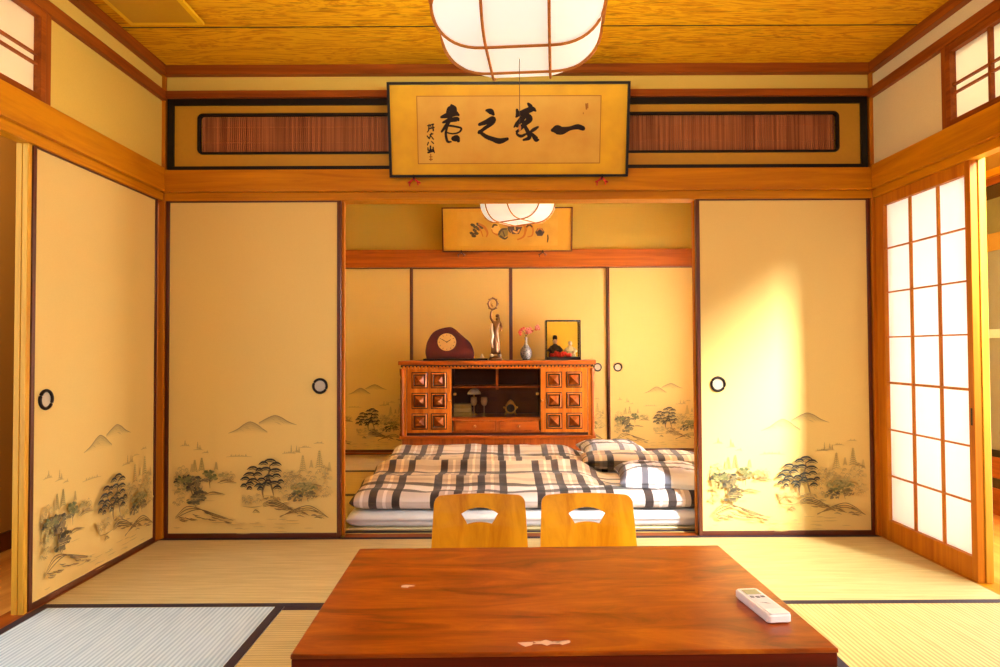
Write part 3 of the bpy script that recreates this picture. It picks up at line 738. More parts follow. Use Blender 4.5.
gd(470,305,32,26,.5,GN); gs([(440,310,9),(460,280,9),(495,275,6)],IN2); gs([(450,325,10),(480,342,8),(500,330,5)],IN2); gs([(468,290,5),(480,325,5)],IN2)
gd(555,265,36,42,0,PU); gs([(515,240,10),(508,275,9),(520,300,5)],IN2); gs([(600,232,10),(622,270,9),(612,325,8),(570,348,6)],OC); gs([(530,232,12),(560,222,12),(590,236,8)],IN2); gs([(540,290,6),(565,300,8),(580,280,5)],YE); gs([(548,240,5),(552,280,5)],YE)
gs([(626,290,7),(634,262,9),(658,252,9),(675,280,7),(668,320,6),(640,330,5)],OC); gs([(630,262,6),(650,248,8),(668,262,6)],IN2)
gd(722,298,26,24,0,PU); gd(722,298,12,11,0,IN2); gs([(702,290,5),(722,272,6),(742,290,5)],OC)
gs([(776,318,5),(778,340,6),(774,366,4)],IN2)
o = p.build('vegetable_painting', M['ink'], sheet2); o.location = (0, -.0119, 0)
for x, w_ in ((-.44, 'left'), (.30, 'right')): bracket(x, 2.680, 1.822, M['lacquer'], 'dark cord bracket under the %s end of the vegetable painting' % w_, 'brackets under the vegetable painting', 1.2)

# ------------------------------------------------------------------ pendant lamps
M['shade'] = emit('glowing_lamp_paper', (1., .92, .76, 1), .56)
M['lampwood'] = wood('lamp_wood', lin(170, 94, 30), lin(206, 130, 52), 'X', rough=.4)
M['cord'] = plain('brown_cord', lin(70, 44, 24), .7)
def lamp(loc, rotz, label, string):
    r = empty('pendant_lamp', loc, rotz, label, 'ceiling lamp', 'paper pendant lamps')
    a, R_, hh = .09, .244, .132
    prof = []                       # (distance from axis, height) from flat bottom edge to rim
    for k in range(13):
        t = k/12*PI/2
        prof.append((a+(R_-a)*math.sin(t)**.85, hh*(1-math.cos(t))**1.0))
    m = MB()
    m.add([(-a,-a,0),(a,-a,0),(a,a,0),(-a,a,0)], [(0,3,2,1)])
    for q in range(4):
        c_, s_ = round(math.cos(q*PI/2)), round(math.sin(q*PI/2))
        rot = lambda x, y: (x*c_-y*s_, x*s_+y*c_)
        o = len(m.v)
        for d, z in prof:
            for x in (-a, a):
                X, Y = rot(x, d); m.v.append((X, Y, z))
        for i in range(len(prof)-1): m.face((o+2*i, o+2*i+1, o+2*i+3, o+2*i+2), 0, None, True)
        o = len(m.v); N = 6
        for d, z in prof:
            for k in range(N+1):
                w = k/N; bul = 1+.10*math.sin(PI*w)*((d-a)/(R_-a))
                x = (a*(1-w)+d*w)*bul; y = (d*(1-w)+a*w)*bul
                X, Y = rot(x, y); m.v.append((X, Y, z))
        for i in range(len(prof)-1):
            for k in range(N): m.face((o+i*(N+1)+k, o+i*(N+1)+k+1, o+(i+1)*(N+1)+k+1, o+(i+1)*(N+1)+k), 0, None, True)
    m.build('paper_shade', M['shade'], r)
    for q in range(4):              # two bent ribs each way
        pts = [(-d-.004, z-.004) for d, z in reversed(prof)]+[(d+.004, z-.004) for d, z in prof]
        s = a if q % 2 else -a
        P = [((x, s, z) if q < 2 else (s, x, z)) for x, z in pts]
        MB().tube(P, .0044, 8).build('rib', M['lampwood'], r)
    oc = [(R_, a), (a, R_), (-a, R_), (-R_, a), (-R_, -a), (-a, -R_), (a, -R_), (R_, -a)]
    g = MB(); o = 0
    for i in range(8):
        p0, p1 = Vector(oc[i]).to_3d(), Vector(oc[(i+1) % 8]).to_3d()
        g.tube([(p0.x, p0.y, hh+.008), (p1.x, p1.y, hh+.008)], .013, 4)
    g.build('rim', M['lampwood'], r)
    for q in range(2):
        a_ = q*PI/2; B(-R_, R_, -.008, .008, hh+.004, hh+.016).build('cross_bar', M['lampwood'], r, rotz=a_)
    c = MB(); c.tube([(0, 0, hh+.015), (0, 0, 2.385-loc[2])], .004, 8); c.build('hanging_cord', M['cord'], r)
    MB().lathe([(.045, 0), (.05, .012), (.04, .03)], 20, (0, 0, 2.37-loc[2])).build('ceiling_rose', M['lampwood'], r)
    if string:
        c = MB(); c.tube([(0, 0, 0), (0, 0, -string)], .0011, 6); c.build('pull_string', M['cord'], r)
        MB().ball((0, 0, -string-.006), (.004, .004, .010), 10, 6).build('string_pull', M['lampwood'], r)
lamp((-.038, -1.45, 1.808), -.085, 'octagonal paper pendant lamp with bent wood ribs hanging in front of the calligraphy', .20)
lamp((.032, 1.19, 1.825), PI/4+.12, 'smaller looking paper pendant lamp hanging in the sleeping room', .06)

# flat ceiling panel
M['acryl'] = plain('translucent_yellow_panel', lin(206, 156, 30), .3)
M['acryl_edge'] = plain('yellow_panel_edge', lin(248, 204, 30), .35)
cp = empty('ceiling_panel', (-1.545, -.745, 2.372), 0, 'flat translucent yellow square panel mounted on the ceiling at upper left', 'ceiling panel')
B(-.14, .14, -.21, .21, .0, .008).build('panel', M['acryl'], cp)
f = MB(); ring_plate(f, [(-.16,-.235),(.16,-.235),(.16,.235),(-.16,.235)], [(-.14,-.21),(.14,-.21),(.14,.21),(-.14,.21)], 0, .012)
f.v = [(x, z, y) for x, y, z in f.v]; f.build('edge_strip', M['acryl_edge'], cp)
MB().box(-.11, .11, -.18, .18, .008, .028).build('mount', M['acryl'], cp)

# ------------------------------------------------------------------ low table
tb, n_, l_, b_ = mat_base('polished_red_brown_table')
tc = n_.new('ShaderNodeTexCoord'); mp = n_.new('ShaderNodeMapping'); mp.inputs['Scale'].default_value = (2.4, 11, 11); l_.new(tc.outputs['Object'], mp.inputs['Vector'])
no = n_.new('ShaderNodeTexNoise'); no.inputs['Scale'].default_value = 1; no.inputs['Detail'].default_value = 9; no.inputs['Roughness'].default_value = .65; no.inputs['Distortion'].default_value = 1.5
l_.new(mp.outputs['Vector'], no.inputs['Vector'])
rp = n_.new('ShaderNodeValToRGB'); rp.color_ramp.elements[0].position = .28; rp.color_ramp.elements[0].color = lin(82, 30, 2); rp.color_ramp.elements[1].position = .75; rp.color_ramp.elements[1].color = lin(196, 108, 12)
e = rp.color_ramp.elements.new(.5); e.color = lin(152, 66, 3)
l_.new(no.outputs['Fac'], rp.inputs['Fac']); l_.new(rp.outputs['Color'], b_.inputs['Base Color'])
b_.inputs['Roughness'].default_value = .32; b_.inputs['Specular IOR Level'].default_value = .35; b_.inputs['Coat Weight'].default_value = .06; b_.inputs['Coat Roughness'].default_value = .2
M['table'] = tb
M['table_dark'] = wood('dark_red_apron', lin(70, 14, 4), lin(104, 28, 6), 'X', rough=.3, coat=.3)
T = empty('low_table', (.027, -1.665, 0), .014, 'low polished red brown wooden table in the foreground', 'table')
TX, TY, TZ = .562, .364, .330
B(-TX, TX, -TY, TY, TZ-.010, TZ, bev=.003).build('tabletop', M['table'], T)
B(-TX+.0015, TX-.0015, -TY+.0015, TY-.0015, TZ-.040, TZ-.0102, bev=.003).build('edge_shade', M['table_dark'], T)  # rim of the top; its shade is put into the darker colour
f = MB(); f.box(-TX+.012, TX-.012, -TY+.012, -TY+.034, TZ-.115, TZ-.0402); f.box(-TX+.012, TX-.012, TY-.034, TY-.012, TZ-.115, TZ-.0402)
f.box(-TX+.012, -TX+.034, -TY+.034, TY-.034, TZ-.115, TZ-.0402); f.box(TX-.034, TX-.012, -TY+.034, TY-.034, TZ-.115, TZ-.0402)
f.build('apron', M['table_dark'], T, bevel=.002)
for sx in (-1, 1):
    for sy in (-1, 1):
        B(sx*(TX-.004), sx*(TX-.085), sy*(TY-.004), sy*(TY-.085), .0012, TZ-.0403, bev=.006).build('leg', M['table_dark'], T)
M['bare'] = plain('bare_pale_wood', lin(236, 196, 168), .6, bump=.3, bscale=150)
CHIP1 = (-.373, .022); CHIP2 = (-.037, -.323)
def chip(cx, cy, pts):
    q = MB(); n = len(pts)
    for z in (.0002, .0007): q.v += [(cx+x, cy+y, TZ+z) for x, y in pts]
    q.face(range(n)[::-1]); q.face(range(n, 2*n))
    for i in range(n): q.face((i, (i+1) % n, n+(i+1) % n, n+i))
    tag(q.build('worn_patch', M['bare'], T), 'pale chipped patch in the varnish')
chip(CHIP1[0], CHIP1[1], [(-.014,-.004),(.004,-.008),(.006,0),(.022,.004),(.010,.010),(-.004,.012),(-.014,.007)])
rnd = random.Random(5)
for bx, n in ((0, 12), (-.028, 7), (.026, 7)):
    chip(CHIP2[0]+bx*1.45, CHIP2[1]+rnd.uniform(-.004,.004), [((.036 if bx == 0 else .024)*(1 if k % 2 else .62)*rnd.uniform(.8,1.2)*math.cos(2*PI*k/n), .012*(1 if k % 2 else .55)*rnd.uniform(.8,1.2)*math.sin(2*PI*k/n)) for k in range(n)])

# remote control
M['white_pl'] = plain('white_plastic', lin(244, 236, 232), .35)
M['grey_pl'] = plain('pale_grey_plastic', lin(222, 216, 216), .4)
M['lcd'] = plain('grey_green_display', lin(150, 146, 112), .2)
M['btn'] = plain('grey_rubber_button', lin(120, 116, 120), .5)
rc = empty('remote_control', (.517, -1.815, TZ+.0008), .10, 'white air conditioner remote control lying on the right of the low table', 'remote control')
q = MB(); out = rrect(-.0275, .0275, -.085, .085, .008, 4)
o = len(q.v); n = len(out)
for z, s in ((0, .93), (.004, 1.), (.017, 1.), (.021, .95)): q.v += [(x*s, y*s, z) for x, y in out]
for L in range(3):
    for i in range(n): q.face((L*n+i, L*n+(i+1) % n, (L+1)*n+(i+1) % n, (L+1)*n+i))
q.face(range(n)[::-1]); q.face(range(3*n, 4*n)); q.build('body', M['white_pl'], rc)
q = MB(); q.box(-.021, .021, -.052, .076, .021, .0218); q.build('face_plate', M['grey_pl'], rc)
q = MB(); q.box(-.018, .018, .038, .070, .0218, .0224); q.build('display', M['lcd'], rc)
for bx, by in ((-.013, .022), (.0, .020), (.013, .022)):
    MB().box(bx-.004, bx+.004, by-.004, by+.004, .0218, .0232).build('button', M['btn'], rc)
q = MB(); q.box(-.022, .024, -.083, -.054, .021, .0232); q.build('battery_cover', M['white_pl'], rc)
p = Paint(.00002)
for k in range(3): p.stroke([(-.010+k*.004, -.012-k*.003, .0016), (.004+k*.003, -.016-k*.003, .0016)], lin(110,104,112)[:3]+(1,))
p.v = [(x, z, -y) for x, y, z in p.v]
o = p.build('printed_mark', pigment_mat('grey_print', lin(230, 222, 222)), rc); o.location = (0, 0, .0220)

# ------------------------------------------------------------------ legless chairs
M['chairwood'] = wood('honey_plywood', lin(182, 108, 4), lin(216, 148, 18), 'Z', rough=.28, coat=.3, cross=9, scale=1.4)
M['chairseat'] = wood('honey_plywood_seat', lin(190, 112, 24), lin(220, 146, 44), 'Y', rough=.3, coat=.3, cross=9, scale=1.4)
M['chairedge'] = plain('dark_ply_edge', lin(110, 60, 14), .5)
def zaisu(loc, rotz, label):
    r = empty('legless_chair', loc, rotz, label, 'chair', 'legless chairs at the far side of the low table')
    # back: bent plywood sheet with a fan shaped hand hole; u across, v up
    h = .347; wt, wb = .180, .195
    def outer(n=10):
        P = []
        for k in range(n+1): P.append((-wb+(wb-wt)*k/n*.95, k/n*(h-.03)))
        for k in range(1, 7): t = k/6*PI/2; P.append((-wt+.03-.03*math.cos(t), h-.03+.03*math.sin(t)))
        for k in range(1, 13): P.append((-wt+.03+(2*wt-.06)*k/13, h+.004*math.sin(PI*k/13)))
        for k in range(0, 7): t = PI/2-k/6*PI/2; P.append((wt-.03+.03*math.cos(t), h-.03+.03*math.sin(t)))
        for k in range(1, n+1): P.append((wb-(wb-wt)*(1-k/n)*.95, (1-k/n)*(h-.03)))
        for k in range(1, 20): P.append((wb-2*wb*k/20, 0))
        return P
    def hole():
        P = []
        for k in range(13): t = PI/2+.596-1.192*k/12; P.append((.13*math.cos(t), h-.178+.13*math.sin(t)))
        for k in range(9): t = PI/2-.27+.54*k/8; P.append((.18*math.cos(t), h-.283+.18*math.sin(t)))
        return P
    bm = bmesh.new()
    es = []
    for loop in (outer(), hole()):
        vs = [bm.verts.new((x, 0, z)) for x, z in loop]
        for i in range(len(vs)): es.append(bm.edges.new((vs[i], vs[(i+1) % len(vs)])))
    bmesh.ops.triangle_fill(bm, use_beauty=True, use_dissolve=False, edges=es)
    ext = bmesh.ops.extrude_face_region(bm, geom=bm.faces[:])
    for v in [g for g in ext['geom'] if isinstance(g, bmesh.types.BMVert)]: v.co.y += .011
    # slight curve and lean
    for v in bm.verts:
        v.co.y += -.55*v.co.x**2+.16*v.co.z+.25*v.co.z**2*.6
    bmesh.ops.recalc_face_normals(bm, faces=bm.faces[:])
    me = bpy.data.meshes.new('backrest'); bm.to_mesh(me); bm.free(); me.materials.append(M['chairwood'])
    o = bpy.data.objects.new('backrest', me); COL.objects.link(o); o.parent = r; o.location = (0, .19, .022)
    md = o.modifiers.new('edge', 'BEVEL'); md.width = .003; md.segments = 2; md.limit_method = 'ANGLE'; md.angle_limit = .9
    s = MB(); s.v = []
    out = rrect(-.196, .196, -.20, .205, .045, 6); n = len(out)
    for z in (.012, .024): s.v += [(x, y, z+.25*max(0, y-.15)) for x, y in out]
    s.face(range(n)[::-1]); s.face(range(n, 2*n))
    for i in range(n): s.face((i, (i+1) % n, n+(i+1) % n, n+i))
    s.build('seat', M['chairseat'], r, bevel=.002)
    for fy in (-.16, .12): B(-.16, .16, fy, fy+.04, .0012, .012).build('foot_rail', M['chairedge'], r)
zaisu((-.179, -.99, 0), .01, 'left honey coloured legless chair with a fan shaped hand hole behind the low table')
zaisu((.241, -.99, 0), -.01, 'right honey coloured legless chair with a fan shaped hand hole behind the low table')

# ------------------------------------------------------------------ bedding
def plaid(name, cols):
    """woven check in cloth metres (uv): broad dark bars across, thin lines along; cols = list of (v, colour) ground bands"""
    m, n, l, b = mat_base(name)
    uvn = n.new('ShaderNodeUVMap'); sp = n.new('ShaderNodeSeparateXYZ'); l.new(uvn.outputs['UV'], sp.inputs[0])
    def ramp(src, period, stops, off=0.):
        a = n.new('ShaderNodeMath'); a.operation = 'ADD'; a.inputs[1].default_value = off+100*period; l.new(src, a.inputs[0])
        d = n.new('ShaderNodeMath'); d.operation = 'DIVIDE'; d.inputs[1].default_value = period; l.new(a.outputs[0], d.inputs[0])
        f = n.new('ShaderNodeMath'); f.operation = 'FRACT'; l.new(d.outputs[0], f.inputs[0])
        r = n.new('ShaderNodeValToRGB'); r.color_ramp.interpolation = 'CONSTANT'
        el = r.color_ramp.elements
        el[0].position = 0; el[0].color = stops[0][1]; el[1].position = stops[1][0]; el[1].color = stops[1][1]
        for pos, c in stops[2:]: e = el.new(pos); e.color = c
        l.new(f.outputs[0], r.inputs['Fac']); return r.outputs['Color']
    w1 = (1, 1, 1, 1); dk = (.10, .085, .08, 1); md = (.42, .36, .32, 1); lt = (.80, .72, .64, 1); hl = (1.2, 1.2, 1.2, 1)
    lt = cols.get('lt', (.80, .75, .73, 1)); dk = cols.get('dk', (.065, .045, .04, 1)); wd = cols.get('wd', .075); st_ = []
    for q in range(4):
        b0 = q*.12/.56; st_ += [(b0, dk), (b0+wd, lt)]
        if q < 3: st_ += [(b0+.13, hl), (b0+.16, lt)]
    st_[-1] = (st_[-1][0], w1)
    U = ramp(sp.outputs['X'], .56, st_, cols['off'])
    bk = (.07, .06, .058, 1)
    V = ramp(sp.outputs['Y'], .36, [(0, w1), (.12, lt), (.30, bk), (.41, w1), (.50, w1), (.64, bk), (.76, w1), (.86, lt), (.95, w1)], cols['voff'])
    G = n.new('ShaderNodeValToRGB'); G.color_ramp.interpolation = 'EASE'
    el = G.color_ramp.elements; st = cols['ground']
    el[0].position, el[0].color = st[0]; el[1].position, el[1].color = st[1]
    for pos, c in st[2:]: e = el.new(pos); e.color = c
    l.new(sp.outputs['Y'], G.inputs['Fac'])
    m1 = n.new('ShaderNodeMix'); m1.data_type = 'RGBA'; m1.blend_type = 'MULTIPLY'; m1.inputs['Factor'].default_value = 1; l.new(G.outputs['Color'], m1.inputs['A']); l.new(U, m1.inputs['B'])
    m2 = n.new('ShaderNodeMix'); m2.data_type = 'RGBA'; m2.blend_type = 'MULTIPLY'; m2.inputs['Factor'].default_value = .9; l.new(m1.outputs['Result'], m2.inputs['A']); l.new(V, m2.inputs['B'])
    l.new(m2.outputs['Result'], b.inputs['Base Color']); b.inputs['Roughness'].default_value = .9; b.inputs['Sheen Weight'].default_value = .1
    no = n.new('ShaderNodeTexNoise'); no.inputs['Scale'].default_value = 22; no.inputs['Detail'].default_value = 3
    tc = n.new('ShaderNodeTexCoord'); l.new(tc.outputs['Object'], no.inputs['Vector'])
    bp = n.new('ShaderNodeBump'); bp.inputs['Strength'].default_value = .35; bp.inputs['Distance'].default_value = .012; l.new(no.outputs['Fac'], bp.inputs['Height']); l.new(bp.outputs['Normal'], b.inputs['Normal'])
    return m
TAN = lin(224, 208, 180); WH = lin(246, 245, 246)
M['quilt1'] = plaid('plaid_cotton_front', dict(off=.14, voff=.05, ground=[(.0, WH), (.16, WH), (.22, TAN), (1., TAN)]))
M['quilt2'] = plaid('plaid_cotton_back', dict(off=.02, voff=.21, ground=[(.0, TAN), (.34, TAN), (.42, WH), (1., WH)]))
M['pillow1'] = plaid('plaid_cotton_pillow', dict(off=.0, voff=.0, wd=.06, dk=(.16, .16, .20, 1), lt=(.9, .9, .95, 1), ground=[(.0, WH), (.3, WH), (.42, WH), (.5, WH)]))
M['white_cloth'] = plain('white_cotton', lin(246, 246, 246), .9, bump=.5, bscale=14)
M['cream_cloth'] = plain('cream_cotton', lin(236, 220, 176), .9, bump=.5, bscale=14)

from mathutils import noise as mnoise
def soft(nx, ny, top, bottom, uvf):
    """closed cushion-like sheet: top(s,t), bottom(s,t) -> xyz for s,t in 0..1"""
    m = MB(); m.uv = []
    for fn in (top, bottom):
        for j in range(ny+1):
            for i in range(nx+1):
                m.v.append(fn(i/nx, j/ny)); m.uv.append(uvf(i/nx, j/ny))
    N = (nx+1)*(ny+1); ix = lambda i, j: j*(nx+1)+i
    for j in range(ny):
        for i in range(nx):
            m.face((ix(i,j), ix(i+1,j), ix(i+1,j+1), ix(i,j+1)), 0, None, True)
            m.face((N+ix(i,j), N+ix(i,j+1), N+ix(i+1,j+1), N+ix(i+1,j)), 0, None, True)
    rim = [ix(i,0) for i in range(nx+1)]+[ix(nx,j) for j in range(1,ny+1)]+[ix(i,ny) for i in range(nx-1,-1,-1)]+[ix(0,j) for j in range(ny-1,0,-1)]
    for a, b in zip(rim, rim[1:]+rim[:1]): m.face((a, N+a, N+b, b), 0, None, True)
    return m
def edgef(s, p=6.):
    q = abs(2*s-1)**p
    return max(0., 1-q)**.5
def slab(name, x0, x1, y0, y1, z0, z1, m, parent, nx=60, ny=30, p=14., wob=.006, seed=0., round_y=True, uvo=(0, 0)):
    L, D = x1-x0, y1-y0
    def warp(s, t):
        x, y = x0+L*s, y0+D*t
        # ease samples towards the borders for a rounded lip
        return x, y
    ez = lambda s: .5-.5*math.cos(PI*s)
    def shape(s, t, sign):
        S_, T_ = ez(s), ez(t)
        x, y = x0+L*S_, y0+D*T_
        e = min(edgef(S_, L/.05 if L/.05 > 4 else 4), 1)*min(edgef(T_, D/.05), 1)
        zc = (z0+z1)/2; hz = (z1-z0)/2
        w = mnoise.noise(Vector((x*5+seed, y*5, sign)))*wob
        x += mnoise.noise(Vector((y*4, seed, 3.)))*wob*1.6; y += mnoise.noise(Vector((x*3, seed, 9.)))*wob*1.6
        return (x, y, zc+sign*hz*e+w*e*(1 if sign > 0 else .2))
    return soft(nx, ny, lambda s, t: shape(s, t, 1), lambda s, t: shape(s, t, -1), lambda s, t: (L*ez(s)+uvo[0], D*ez(t)+uvo[1])).build(name, m, parent)

def futon(loc, label, L, D, seed):
    r = empty('futon_mattress', loc, 0, label, 'futon', 'futon mattresses')
    slab('pad', 0, L, .012, D-.01, .001, .011, M['cream_cloth'], r, seed=seed, wob=.002)
    slab('mattress', -.0, L, .0, D, .0095, .101, M['white_cloth'], r, seed=seed+3, wob=.005)
    return r
futon((-.905, .105, .002), 'white futon mattress nearest the door sill under the front plaid quilt', 2.02, .88, 1.)
futon((-.900, 1.02, .002), 'white futon mattress under the rear plaid quilt by the sideboard', 2.0, .86, 5.)

def quilt(loc, label, L, D, zt, m, seed, ridges):
    r = empty('plaid_quilt', loc, 0, label, 'quilt', 'plaid quilts on the futons')
    ez = lambda s: .5-.5*math.cos(PI*s)
    def shape(s, t, sg):
        S_, T_ = ez(s), ez(t); x, y = L*S_, D*T_
        e = min(edgef(S_, L/.06), 1)*min(edgef(T_, D/.07), 1)
        w_ = min(1, max(0, (x-1.25)/.2))*min(1, max(0, (y-.12)/.1)); w_ = w_*w_*(3-2*w_)
        h = zt*.5*(1-.42*w_); e *= 1.
        z = h+sg*h*e
        if sg > 0:
            for (c, wd, a, sl) in ridges:
                d = (y-c-sl*(x-L/2)+.03*mnoise.noise(Vector((x*2.2, seed, c))))/wd
                z += a*math.exp(-d*d)*e*(1-w_)
            z += (.018*mnoise.noise(Vector((x*2.5+seed, y*5, 0)))+.008*mnoise.noise(Vector((x*9, y*11, seed)))+.010*math.exp(-(x/.25)**2))*e*(1-.85*w_)
        else: z = max(z, .0)
        x += .02*mnoise.noise(Vector((y*4, seed, 3.)))*(1-S_)**2; y += .018*mnoise.noise(Vector((x*3, seed, 9.)))
        return (x, y, z)
    soft(110, 64, lambda s, t: shape(s, t, 1), lambda s, t: shape(s, t, -1), lambda s, t: (L*ez(s), D*ez(t))).build('cover', m, r)
    return r
quilt((-.885, .085, .106), 'plaid quilt with white front edge spread over the near futon', 2.0, .86, .095, M['quilt1'], 2., [(.34, .10, .03, .0), (.70, .07, .055, 0)])
quilt((-.895, .99, .106), 'plaid quilt with thin dark lines spread over the far futon by the sideboard', 1.95, .86, .092, M['quilt2'], 11., [(.16, .08, .02, 0), (.60, .11, .035, 0)])

def pillow(loc, rotz, tiltx, tilty, label, m, L=.50, D=.36, T_=.15, seed=0.):
    r = empty('plaid_pillow', loc, rotz, label, 'pillow', 'plaid pillows')
    r.rotation_euler.x = tiltx; r.rotation_euler.y = tilty
    ez = lambda s: .5-.5*math.cos(PI*s)
    def shape(s, t, sg):
        S_, T2 = ez(s), ez(t); u, v = 2*S_-1, 2*T2-1
        e = (max(0, 1-u**4)*max(0, 1-v**4))**.5
        pinch = 1-.06*(1-abs(v)**2)*0
        x = L/2*u*(1-.07*(1-v*v)); y = D/2*v*(1-.09*(1-u*u))
        z = T_*.42+sg*T_*.5*e*(1 if sg > 0 else .84)
        z += .010*mnoise.noise(Vector((u*2.6+seed, v*2.6, sg)))*e+.006*mnoise.noise(Vector((u*7, v*7+seed, sg)))*e
        return (x, y, z)
    soft(40, 32, lambda s, t: shape(s, t, 1), lambda s, t: shape(s, t, -1), lambda s, t: (L*ez(s)+seed, D*ez(t))).build('pillow_case', m, r)
    return r
pillow((.80, .335, .172), -.10, .04, .02, 'white and grey plaid pillow on the near quilt at the right', M['pillow1'], .50, .40, .145, .12)
pillow((.71, 1.46, .168), .10, .06, .02, 'smaller looking plaid pillow on the far quilt beside the sideboard', M['pillow1'], .46, .34, .12, .31)
# folded corner of the far quilt between the pillows
fold = empty('folded_blanket', (.84, .99, .168), -.06, 'tan plaid blanket folded between the two pillows', 'blanket')
ezz = lambda s: .5-.5*math.cos(PI*s)
def fsh(s, t, sg):
    S_, T2 = ezz(s), ezz(t); u, v = 2*S_-1, 2*T2-1
    e = (max(0, 1-abs(u)**6)*max(0, 1-abs(v)**4))**.5
    return (.40*u, .17*v+.03*u*u, .05+sg*.05*e+.015*mnoise.noise(Vector((u*3, v*2, sg)))*e)
soft(40, 24, lambda s, t: fsh(s, t, 1), lambda s, t: fsh(s, t, -1), lambda s, t: (.8*ezz(s)+.07, .34*ezz(t)+.45)).build('cover', M['quilt1'], fold)

# ------------------------------------------------------------------ sideboard
M['groove'] = plain('dark_groove', lin(44, 13, 4), .6)
M['sb'] = wood('sideboard_oak', lin(176, 92, 20), lin(210, 124, 36), 'Z', rough=.32, coat=.3)
M['sbx'] = wood('sideboard_oak_across', lin(142, 64, 14), lin(178, 90, 24), 'X', rough=.32, coat=.3)
M['sbd'] = wood('sideboard_dark_red', lin(124, 56, 14), lin(164, 84, 24), 'Z', rough=.42, coat=.05)
M['sbi'] = plain('sideboard_inside', lin(64, 14, 8), .6)
gm, n_, l_, b_ = mat_base('clear_glass_pane'); out = n_['Material Output']
tr = n_.new('ShaderNodeBsdfTransparent'); gl = n_.new('ShaderNodeBsdfGlossy'); gl.inputs['Roughness'].default_value = .02
fz_ = n_.new('ShaderNodeFresnel'); fz_.inputs['IOR'].default_value = 1.32
mx = n_.new('ShaderNodeMixShader'); l_.new(fz_.outputs[0], mx.inputs[0]); l_.new(tr.outputs[0], mx.inputs[1]); l_.new(gl.outputs[0], mx.inputs[2]); l_.new(mx.outputs[0], out.inputs['Surface'])
M['glass'] = gm
SBX, SBY = -.118, 2.30
sb = empty('sideboard', (SBX, SBY, .001), 0, 'carved brown wooden sideboard with glass middle doors behind the futons', 'sideboard')
hw = .843
B(-hw, hw, -.012, .40, .815, .85, bev=.008).build('top', M['sbx'], sb)
f = MB(); f.box(-hw+.02, hw-.02, .005, .392, .795, .816); 
f.build('cornice', M['groove'], sb, bevel=.003)
dn = MB(); k = -hw+.04
while k < hw-.05: dn.box(k, k+.017, -.001, .014, .785, .806); k += .031
dn.box(-hw+.03, hw-.03, .012, .03, .782, .797); tag(dn.build('dentil_moulding', M['sb'], sb), 'row of small carved blocks under the top')
f = MB(); ix0, ix1 = -.386, .367          # glass bay in local x
f.box(-.812, -.79, .03, .39, .21, .797); f.box(.79, .812, .03, .39, .21, .797)
f.box(-.79, .79, .375, .39, .21, .797); f.box(-.79, .79, .03, .375, .21, .236)
f.box(ix0-.012, ix0, .035, .375, .236, .797); f.box(ix1, ix1+.012, .035, .375, .236, .797)
f.box(-.79, .79, .03, .375, .785, .797)
f.build('carcass', M['sbi'], sb)
B(ix0, ix1, .04, .375, .350, .366).build('bay_floor', M['sbx'], sb)
MB().box(ix0, -.015, .10, .375, .612, .628).box(.012, ix1, .10, .375, .612, .628).build('shelf', M['sbx'], sb)
MB().box(-.012, .012, .06, .375, .60, .785).build('divider', M['sbx'], sb)
f = MB(); f.box(-hw+.005, hw-.005, .0, .396, .185, .212); f.build('base_moulding', M['sbx'], sb, bevel=.006)
f = MB(); f.box(-hw+.03, hw-.03, .02, .39, 0, .186); f.build('plinth', M['sbd'], sb, bevel=.003)
for s in (-1, 1):
    q = MB(); x = s*.812
    q.lathe([(.020, .0), (.024, .01), (.018, .03), (.014, .05), (.018, .10), (.015, .28), (.018, .47), (.014, .50), (.020, .53), (.022, .56), (.022, .575)], 14, (x, .018, .21))
    q.build('turned_column', M['sbd'], sb)
    MB().box(s*.775, s*.797, .012, .03, .212, .782).build('stile', M['sb'], sb)
def pyramid_panel(parent, cx, cz, w, h):
    q = MB()
    a, b_, c_ = w/2, h/2, .012
    # moulded square frame
    for mi_, (i0, i1, y0, y1) in enumerate(((1., .88, -.001, -.001), (.88, .74, -.006, -.014), (.74, .60, -.014, .001))):
        o = len(q.v)
        q.v += [(cx+sx*a*i0, y0, cz+sz*b_*i0) for sx, sz in ((-1,-1),(1,-1),(1,1),(-1,1))]+[(cx+sx*a*i1, y1, cz+sz*b_*i1) for sx, sz in ((-1,-1),(1,-1),(1,1),(-1,1))]
        for i in range(4): q.face((o+i, o+(i+1) % 4, o+4+(i+1) % 4, o+4+i), (1, 2, 1)[mi_])
    o = len(q.v); q.v += [(cx+sx*a*1., .004, cz+sz*b_*1.) for sx, sz in ((-1,-1),(1,-1),(1,1),(-1,1))]+[(cx+sx*a*1., -.001, cz+sz*b_*1.) for sx, sz in ((-1,-1),(1,-1),(1,1),(-1,1))]
    for i in range(4): q.face((o+i, o+(i+1) % 4, o+4+(i+1) % 4, o+4+i))
    q.face((o, o+1, o+2, o+3))
    o = len(q.v); q.v += [(cx+sx*a*.60, .001, cz+sz*b_*.60) for sx, sz in ((-1,-1),(1,-1),(1,1),(-1,1))]+[(cx, -.034, cz)]
    for i in range(4): q.face((o+i, o+(i+1) % 4, o+4))
    tag(q.build('carved_square', [M['sbd'], M['groove'], M['sb']], parent), 'dark raised pyramid panel')
M['knob'] = plain('aged_brass_knob', lin(196, 130, 70), .35, metal=.7)
for (x0, x1, kx) in ((-.770, -.389, -.400), (.370, .768, .382)):
    d = B(x0, x1, .008, .028, .238, .782).build('door', M['sb'], sb, bevel=.002); d.location = (0, 0, 0)
    w = x1-x0; cxs = (x0+w*.285, x0+w*.715)
    for cx in cxs:
        for cz in (.685, .510, .335):
            o_ = None; pyramid_panel(d, cx, cz, .138, .138)
    for ch in d.children: ch.location = (0, .006, 0)
    MB().ball((kx, -.004, .51), (.010, .014, .010), 10, 6).build('knob', M['knob'], d)
